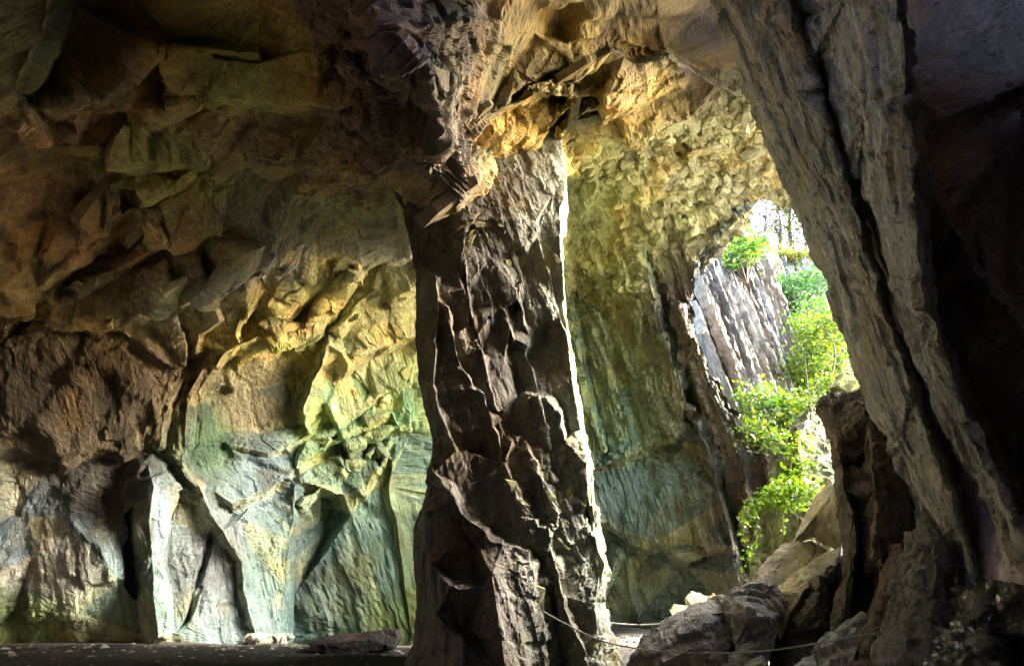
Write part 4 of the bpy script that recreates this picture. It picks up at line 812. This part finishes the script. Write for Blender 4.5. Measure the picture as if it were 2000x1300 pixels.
# ------------------------------------------------------------------ plants hanging in the opening
def strand(pts, n, leaf, seed, spread=.5):
    r_ = np.random.RandomState(seed); sp_ = np.array(spline(pts, 10)); c = []
    for i in np.linspace(0, len(sp_) - 1, n).astype(int): c.append(sp_[i] + r_.normal(size=(2, 3)) * leaf * spread)
    return sp_, np.concatenate(c)
e = bpy.data.objects.new('trailing_ivy', None); COL.objects.link(e); e['label'] = 'bright ivy tumbling over the ledge with strands hanging into the cave'; e['category'] = 'ivy'
vv, tt, cs = [], [], []
for i, (pp, n) in enumerate([([(1462,1010,12.2),(1452,1040,12.1),(1462,1080,12.1),(1450,1120,12.1)], 22), ([(1476,1000,12.2),(1478,1050,12.15),(1466,1090,12.1)], 16), ([(1500,985,12.3),(1462,990,12.2),(1450,1020,12.2),(1447,1050,12.2)], 26), ([(1530,985,12.3),(1530,1020,12.2),(1534,1040,12.2)], 12), ([(1600,900,12.6),(1596,930,12.5),(1602,965,12.4)], 12), ([(1590,850,12.9),(1580,880,12.8),(1582,930,12.7)], 18)]):
    s_, c_ = strand([P(*q) for q in pp], n, .085, 80 + i); a_, b_ = tube(s_, .008, 4); link('stem', mesh('stem', a_, b_, M_STEM), e); cs.append(c_)
r_ = np.random.RandomState(88)
for (px, py, rx, ry, n) in [(1485,985,26,16,150),(1520,972,30,18,220),(1560,968,30,20,240),(1590,955,22,16,140),(1540,945,34,14,180),(1465,1005,14,14,70),(1500,960,20,12,110),(1545,990,30,10,120)]:
    c = P(px, py, 12.4); sc = np.linalg.norm(c - CAM) / FPX; d = r_.normal(size=(n, 3)); d /= np.linalg.norm(d, axis=1, keepdims=True); cs.append(c + d * np.array([rx * sc, .35, ry * sc]) * r_.uniform(.5, 1, (n, 1)))
leaves('foliage', np.concatenate(cs), .085, YG + [(.14, .28, .02), (.1, .23, .02)], 89, e, long=1.2)
e = bpy.data.objects.new('fern', None); COL.objects.link(e); e['label'] = 'column of lime-green compound leaves hanging above the ivy ledge'; e['category'] = 'fern'
vv, tt, cs = [], [], []
for i, (x, y, r0) in enumerate([(1540,868,15),(1556,872,14),(1530,880,14),(1548,892,16),(1562,900,15),(1545,912,17),(1556,924,15),(1552,938,17),(1536,930,13),(1528,850,14),(1546,848,15),(1570,858,12),(1580,905,9),(1590,882,9)]):
    c = P(x, y, 12.9 - .01 * i); sc = np.linalg.norm(c - CAM) / FPX; rs = np.random.RandomState(90 + i)
    for k in range(7):
        an = math.pi * (-.15 + 1.3 * k / 6); d = np.array([math.cos(an), rs.uniform(-.4, .1), -.55 * math.sin(an) + .1]); 
        for u in (.5, .8, 1.0): cs.append((c + d * r0 * sc * u)[None])
link('stem', mesh('stem', *tube(spline([P(1528,846,12.95), P(1540,868,12.93), P(1548,892,12.9), P(1545,912,12.85), P(1552,938,12.8), P(1545,960,12.7)], 6), .01, 4), M_STEM), e); leaves('fronds', np.concatenate(cs), .085, [(.17, .32, .02), (.21, .36, .02), (.13, .27, .02)], 99, e, up=1.0, long=1.3)
# mossy bank the plants grow on
boulder('mossy_bank', [(1440,1010,12.9),(1470,985,13.2),(1500,960,13.6),(1512,900,14.2),(1530,860,14.6),(1556,820,15),(1590,790,15),(1655,800,14),(1665,900,13.2),(1660,960,12.8),(1605,1060,12.6),(1590,1150,12.8),(1475,1150,13.2),(1462,1060,13.4)], [[(1540,900,13.6),(1580,880,13.5)], [(1520,970,12.9),(1580,960,12.8)]] + step([(1552,840),(1548,880),(1560,930)], (10, 0), 13.6, 13.2), (.6, 1.6, -.3), [.4, .3, .2, .3], 57, (.11, .12, .05), 'dark mossy ledge behind the fern and ivy', 'rock')

r_ = np.random.RandomState(33); gp = []
for _ in range(420):
    x = r_.uniform(-13, -1.5); y = r_.uniform(11.5, 17.5) if r_.rand() < .5 else 15.3 + r_.normal() * .9; gp.append((x, y, 0.0))
for _ in range(500): gp.append((r_.uniform(1.5, 5.5), r_.uniform(12.5, 19), 0.0))
gp = np.array(gp); gp[:, 2] = ground_z(gp[:, 0], gp[:, 1])
bv = np.array([(1, 0, 0), (-1, 0, 0), (0, 1, 0), (0, -1, 0), (0, 0, 1), (0, 0, -1)], float); bt = np.array([(0, 2, 4), (2, 1, 4), (1, 3, 4), (3, 0, 4), (2, 0, 5), (1, 2, 5), (3, 1, 5), (0, 3, 5)])
n_ = len(gp); sz = r_.lognormal(-3.1, .55, (n_, 1, 1)); gvv = gp[:, None] + bv[None] * r_.uniform(.5, 1.2, (n_, 6, 1)) * sz * np.array([1.2, 1, .5])
link('gravel', mesh('gravel', gvv.reshape(-1, 3), (bt[None] + np.arange(n_)[:, None, None] * 6).reshape(-1, 3), M_ROCK, np.repeat(r_.uniform(.02, .13, (n_, 1)) * np.array([[1, .95, .86]]), 6, 0)), kind='stuff', label='scattered slate chips on the cave floor', category='gravel')
